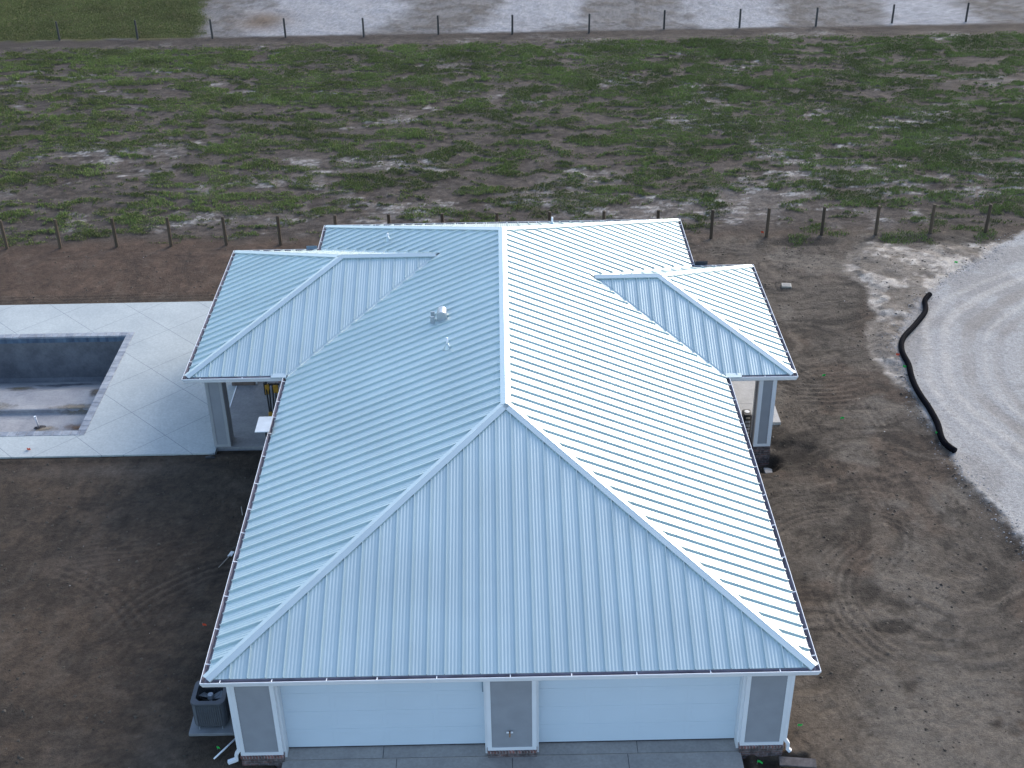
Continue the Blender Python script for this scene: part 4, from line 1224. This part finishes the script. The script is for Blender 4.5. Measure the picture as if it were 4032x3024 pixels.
# ------------------------------------------------------------------ fence posts
def post_proto(name, r, h, mat):
    b = MB(); b.tube([(0, 0, -.25), (.002, 0, .3), (-.003, .002, h * .6), (0, 0, h - .015), (0, 0, h)], [r * 1.05, r * 1.03, r, r * .96, r * .8], 12)
    return b.build(name, mat, smooth=False)
ORD = ["first", "second", "third", "fourth", "fifth", "sixth", "seventh", "eighth", "ninth", "tenth", "eleventh", "twelfth", "thirteenth", "fourteenth", "fifteenth", "sixteenth", "seventeenth", "eighteenth", "nineteenth"]
near = [(-22.37, 30.98), (-19.96, 30.95), (-17.41, 30.95), (-14.96, 30.93), (-12.46, 30.90), (-10.02, 30.87), (-7.48, 30.86), (-5.07, 30.85), (-2.68, 30.83), (-.25, 30.8), (2.10, 30.78), (4.53, 30.76), (6.97, 30.72),
        (9.38, 30.68), (11.90, 30.76), (14.39, 30.78), (16.83, 30.76), (19.31, 30.81), (21.78, 30.73)]
proto = post_proto("fence_post", .074, 1.40, M_POST)
for i, (x, y) in enumerate(near):
    o = proto if i == 0 else proto.copy()
    if i: COL.objects.link(o)
    o.location = (x, y, 0); o.rotation_euler = (random.uniform(-.012, .012), random.uniform(-.014, .014), random.uniform(0, 6))
    pl = "top above the roof" if 6 <= i <= 12 else ("on brown soil" if i < 6 else "near the sand pad")
    tag(o, "%s post from the left in the near fence row, %s" % (ORD[i], pl), "fence post", "round brown posts of the near fence row")
farp = [(-29.55, 63.99), (-24.3, 63.97), (-19.26, 63.9), (-14.34, 63.83), (-9.05, 63.55), (-4.06, 63.85), (.91, 63.65), (6.06, 63.6), (11.16, 64.18), (16.26, 64.16), (21.44, 64.2), (26.7, 64.6), (31.78, 64.75)]
protof = post_proto("fence_post", .068, 1.28, M_POSTF)
for i, (x, y) in enumerate(farp):
    o = protof if i == 0 else protof.copy()
    if i: COL.objects.link(o)
    o.location = (x, y, 0); o.rotation_euler = (random.uniform(-.012, .012), random.uniform(-.014, .014), random.uniform(0, 6))
    tag(o, "%s post from the left in the far fence row, %s" % (ORD[i], "against green lawn" if i < 3 else "against pale sand"), "fence post", "thin dark posts of the far fence row")

# ------------------------------------------------------------------ hose
hp = [(17.44, 24.61), (17.09, 24.07), (16.85, 23.2), (16.20, 22.17), (15.35, 20.98), (15.02, 20.01), (14.98, 18.97), (14.84, 18.06), (14.80, 17.0), (14.88, 15.98), (14.86, 15.01), (14.74, 14.14), (14.78, 13.64), (14.95, 13.30)]
hp = np.array(hp); tt = np.linspace(0, len(hp) - 1, 720)
def cat(P, t):
    i = np.clip(np.floor(t).astype(int), 0, len(P) - 2); f_ = (t - i)[:, None]
    g_ = lambda k: P[np.clip(i + k, 0, len(P) - 1)]
    p0, p1, p2, p3 = g_(-1), g_(0), g_(1), g_(2)
    return .5 * ((2 * p1) + (-p0 + p2) * f_ + (2 * p0 - 5 * p1 + 4 * p2 - p3) * f_ ** 2 + (-p0 + 3 * p1 - 3 * p2 + p3) * f_ ** 3)
H_ = cat(hp, tt)
_, hz = ground_fields(H_[:, 0], H_[:, 1])
hz = np.convolve(np.pad(hz, 20, mode='edge'), np.ones(41) / 41, 'valid')
rads = [.098 + (.010 if k % 4 < 2 else -.006) for k in range(len(H_))]
ho = MB().tube([(a - 15.8, b_ - 19, z + .085) for (a, b_), z in zip(H_, hz)], rads, 14).build("drain_hose", M_HOSE, smooth=True)
ho.location = (15.8, 19, 0)
tag(ho, "long black corrugated drain hose curving along the edge of the pale sand pad", "hose")

# ------------------------------------------------------------------ marking flags
def flag(x, y, mat, colr, label, h=.16, z=None, s=.085, rz_=0.0):
    if z is None:
        _, zz = ground_fields(np.array([x]), np.array([y])); z = float(zz[0])
    e = empty("marking_flag", (x, y, z), rz_)
    tag(e, label, "marking flag", "small %s marking flags stuck in the ground" % colr)
    MB().tube([(0, 0, -.05), (0, .005, h)], .0035, 6).build("wire", M_WIRE, e)
    b = MB(); V = []
    for k in range(5):
        u = k / 4; wv = .015 * math.sin(u * 5 + x)
        V += [(u * s * 1.5, wv - .02 * u, h - s), (u * s * 1.5, wv - .03 * u - .012, h)]
    n_ = len(V); V2 = [(a, c_ + .0025, d) for a, c_, d in V]
    Fh = [(2 * k, 2 * k + 2, 2 * k + 3, 2 * k + 1) for k in range(4)]
    b.add(V + V2, Fh + [tuple(i + n_ for i in reversed(q_)) for q_ in Fh]); b.build("pennant", mat, e)
FL = [(7.22, 1.32, 0, "green marking flag in the soil beside the front right downspout"),
      (6.0, .18, 0, "green marking flag in the dark pit in front of the right brick pier"),
      (19.32, 27.4, 0, "green marking flag between the pale sand pad and the near fence"),
      (11.63, 18.36, 0, "green marking flag on the brown soil right of the right wing corner"),
      (11.63, 15.49, 0, "green marking flag on the brown soil level with the right brick column"),
      (14.72, 18.80, 0, "pale green marking flag just left of the middle of the black hose"),
      (14.62, 14.42, 0, "bright green marking flag left of the lower end of the black hose"),
      (14.68, 19.6, 1, "red marking flag left of the black hose near its bend"),
      (11.70, 31.02, 1, "orange marking flag at the foot of a near fence post"),
      (-8.61, 5.54, 1, "red marking flag on dark soil left of the roof edge"),
      (-7.37, 1.0, 0, "green marking flag in front of the condenser pad")]
for (x, y, k, lb) in FL:
    flag(x, y, M_REDF if k else M_GREENF, "red" if k else "green", lb, rz_=random.uniform(-.5, .5))
flag(-16.32, 14.5, M_REDF, "red", "small red marking flag lying on the white deck near its front edge", z=.1, h=.09)

# ------------------------------------------------------------------ small things
_, zz = ground_fields(np.array([11.82]), np.array([25.83]))
cvr = MB().bbox(-.20, .20, -.17, .17, -.04, .05, .01).build("utility_cover", M_COVER)
MB().box(-.14, .14, -.11, .11, .0502, .056).build("lid", plain("lid_grey", (.26, .25, .23), rough=.8), cvr)
cvr.location = (11.82, 25.83, float(zz[0]) + .01); cvr.rotation_euler = (0, 0, -.12)
tag(cvr, "small square pale utility cover set in the brown soil near the back right corner", "utility cover")
brd = MB()
brd.bbox(-.45, .45, -.13, .13, 0, .05, .008)
brd.build("plank", M_BOARD); bo = bpy.data.objects["plank"]; bo.location = (7.0, .20, .0); bo.rotation_euler = (.12, .02, -.10)
tag(bo, "weathered dark plank lying in the pit beside the right brick pier", "plank")
# folded tool stand
st = empty("saw_stand", (-8.28, 16.55, .1), 0.0)
tag(st, "folded black tool stand with yellow brackets leaning upright on the lanai slab", "tool stand")
for (a, c_) in (((-.13, .12), (-.05, -.14)), ((-.02, .13), (.0, -.12)), ((.10, .14), (.10, -.10)), ((.22, .15), (.17, -.08))):
    MB().tube([(c_[0], c_[1], .0), (a[0], a[1], 1.15)], .028, 10).build("leg", M_BLACK, st)
MB().bbox(-.17, -.0, .05, .16, .74, 1.12, .02).build("bracket", M_YELLOW, st)
MB().bbox(.12, .30, .06, .17, .78, 1.10, .02).build("bracket", M_YELLOW, st)
MB().bbox(-.10, .04, -.2, -.10, .0, .13, .02).build("foot", M_YELLOW, st)
MB().tube([(-.10, .15, 1.05), (-.12, .17, 1.22), (-.08, .18, 1.42)], .03, 10).build("handle", M_BLACK, st)
MB().bbox(-.20, -.15, .06, .16, .70, 1.2, .01).build("side_rail", M_BLACK, st)
MB().bbox(-.02, .34, .10, .16, 1.08, 1.14, .01).build("crossbar", M_BLACK, st)
MB().tube([(.02, .08, .62), (.05, .10, 1.0)], .012, 8).build("rod", M_BARE, st)
MB().tube([(-.10, .0, .3), (-.085, .06, .68)], .009, 8).build("rod", M_BARE, st)
# timber box
bx = empty("timber_crate", (-9.62, 18.62, .1))
tag(bx, "low brown open timber box on the lanai slab behind the tool stand", "crate")
MB().bbox(-.42, .42, -.15, -.12, 0, .16, .006).build("side_board", M_CARD, bx)
MB().bbox(-.42, .42, .12, .15, 0, .16, .006).build("side_board", M_CARD, bx)
MB().bbox(-.42, -.39, -.119, .119, 0, .155, .006).build("end_board", M_CARD, bx)
MB().bbox(.39, .42, -.119, .119, 0, .155, .006).build("end_board", M_CARD, bx)
MB().box(-.388, .388, -.118, .118, .01, .03).build("floor_board", M_CARD, bx)
bt = empty("bottle", (-9.14, 18.55, .1)); tag(bt, "small white bottle standing at the end of the brown timber box", "bottle")
MB().tube([(0, 0, 0), (0, 0, .13), (0, 0, .17), (0, 0, .20)], [.035, .035, .018, .018], 14).build("body", M_WHITEP, bt, smooth=True)
MB().cyl((0, 0), .02, .201, .225, 12).build("lid", M_GREYP, bt)
bkt = empty("bucket", (-8.32, 18.75, .1)); tag(bkt, "small orange bucket on the lanai slab against the left gutter line", "bucket")
b = MB().tube([(0, 0, 0), (0, 0, .2)], [.08, .10], 18, cap=False); b.add([(.08 * math.cos(k * .349), .08 * math.sin(k * .349), .004) for k in range(18)], [tuple(range(18))])
b.build("body", plain("orange_plastic", (.40, .07, .02), rough=.5), bkt)
MB().tube([(.10 * math.cos(math.pi * k / 8), .02, .2 + .07 * math.sin(math.pi * k / 8)) for k in range(9)], .004, 6).build("handle", M_WIRE, bkt)
# tall black unit on the right porch
tw = empty("tower_speaker", (8.12, 14.35, -.1))
tag(tw, "tall narrow black cabinet with a round white disc on top, under the right gutter", "cabinet")
MB().bbox(-.15, .13, -.16, .22, 0, 1.25, .03).build("body", M_BLACK, tw)
MB().cyl((-.01, .05), .085, 1.2505, 1.262, 26).build("disc", M_WHITEP, tw)
MB().tube([(-.01 + .11 * math.cos(k * math.pi / 2 + .785) * 1.1, .05 + .11 * math.sin(k * math.pi / 2 + .785) * 1.2, 1.252) for k in range(5)], .006, 6).build("top_outline", M_GREYP, tw)
for k in range(6):
    z1 = 1.17 - k * .145
    if k == 0:
        MB().bbox(-.07, .06, -.172, -.161, z1 - .07, z1, .004).build("badge", M_COVER, tw)
    else:
        MB().bbox(-.09, .08, -.172, -.161, z1 - .095, z1, .004).build("slot_panel", M_GREYP, tw)
# footing concrete by right column
ft = MB().bbox(8.62, 8.95, 13.10, 13.42, -.62, -.46, .02).build("concrete_lump", M_PORCH)
tag(ft, "pale lump of spilled concrete in the hole at the foot of the right brick column", "concrete")
# sticks and scrap along the left wall
sk = MB().tube([(-.06, .23, .02), (.06, -.23, .03)], .014, 8).build("wooden_stake", M_PALEW); sk.location = (-8.42, 10.9, 0)
tag(sk, "thin pale wooden stake lying on dark soil under the left roof edge", "stake")
sv = empty("shovel", (-8.40, 8.55, 0)); tag(sv, "long handled shovel with a pale blade lying beside the left wall", "shovel")
MB().tube([(-.25, -.42, .02), (.03, .06, .10)], .014, 8).build("handle", M_PALEW, sv)
b = MB(); b.add([(-.06, .02, .09), (.07, .0, .10), (.12, .24, .08), (.0, .30, .06), (-.06, .02, .084), (.07, .0, .094), (.12, .24, .074), (.0, .30, .054)], [(0, 1, 2, 3), (7, 6, 5, 4), (0, 4, 5, 1), (1, 5, 6, 2), (2, 6, 7, 3), (3, 7, 4, 0)])
b.build("blade", M_BARE, sv)
jb = MB().tube([(0, 0, -.2), (0, 0, .45), (.05, 0, .5)], .03, 10).build("conduit", M_CARD); jb.location = (-8.0, 13.55, 0)
tag(jb, "brown capped conduit standing from the soil below the lanai slab edge", "conduit")
rb_ = MB().tube([(-.16, 0, .03), (.02, .02, .05), (.16, 0, .03)], [.05, .07, .05], 10).build("pipe_end", M_BLACK); rb_.location = (-9.98, 13.9, 0)
tag(rb_, "short black pipe end on the soil below the corner of the white deck", "pipe")
print("verts", len(gnd.data.vertices))
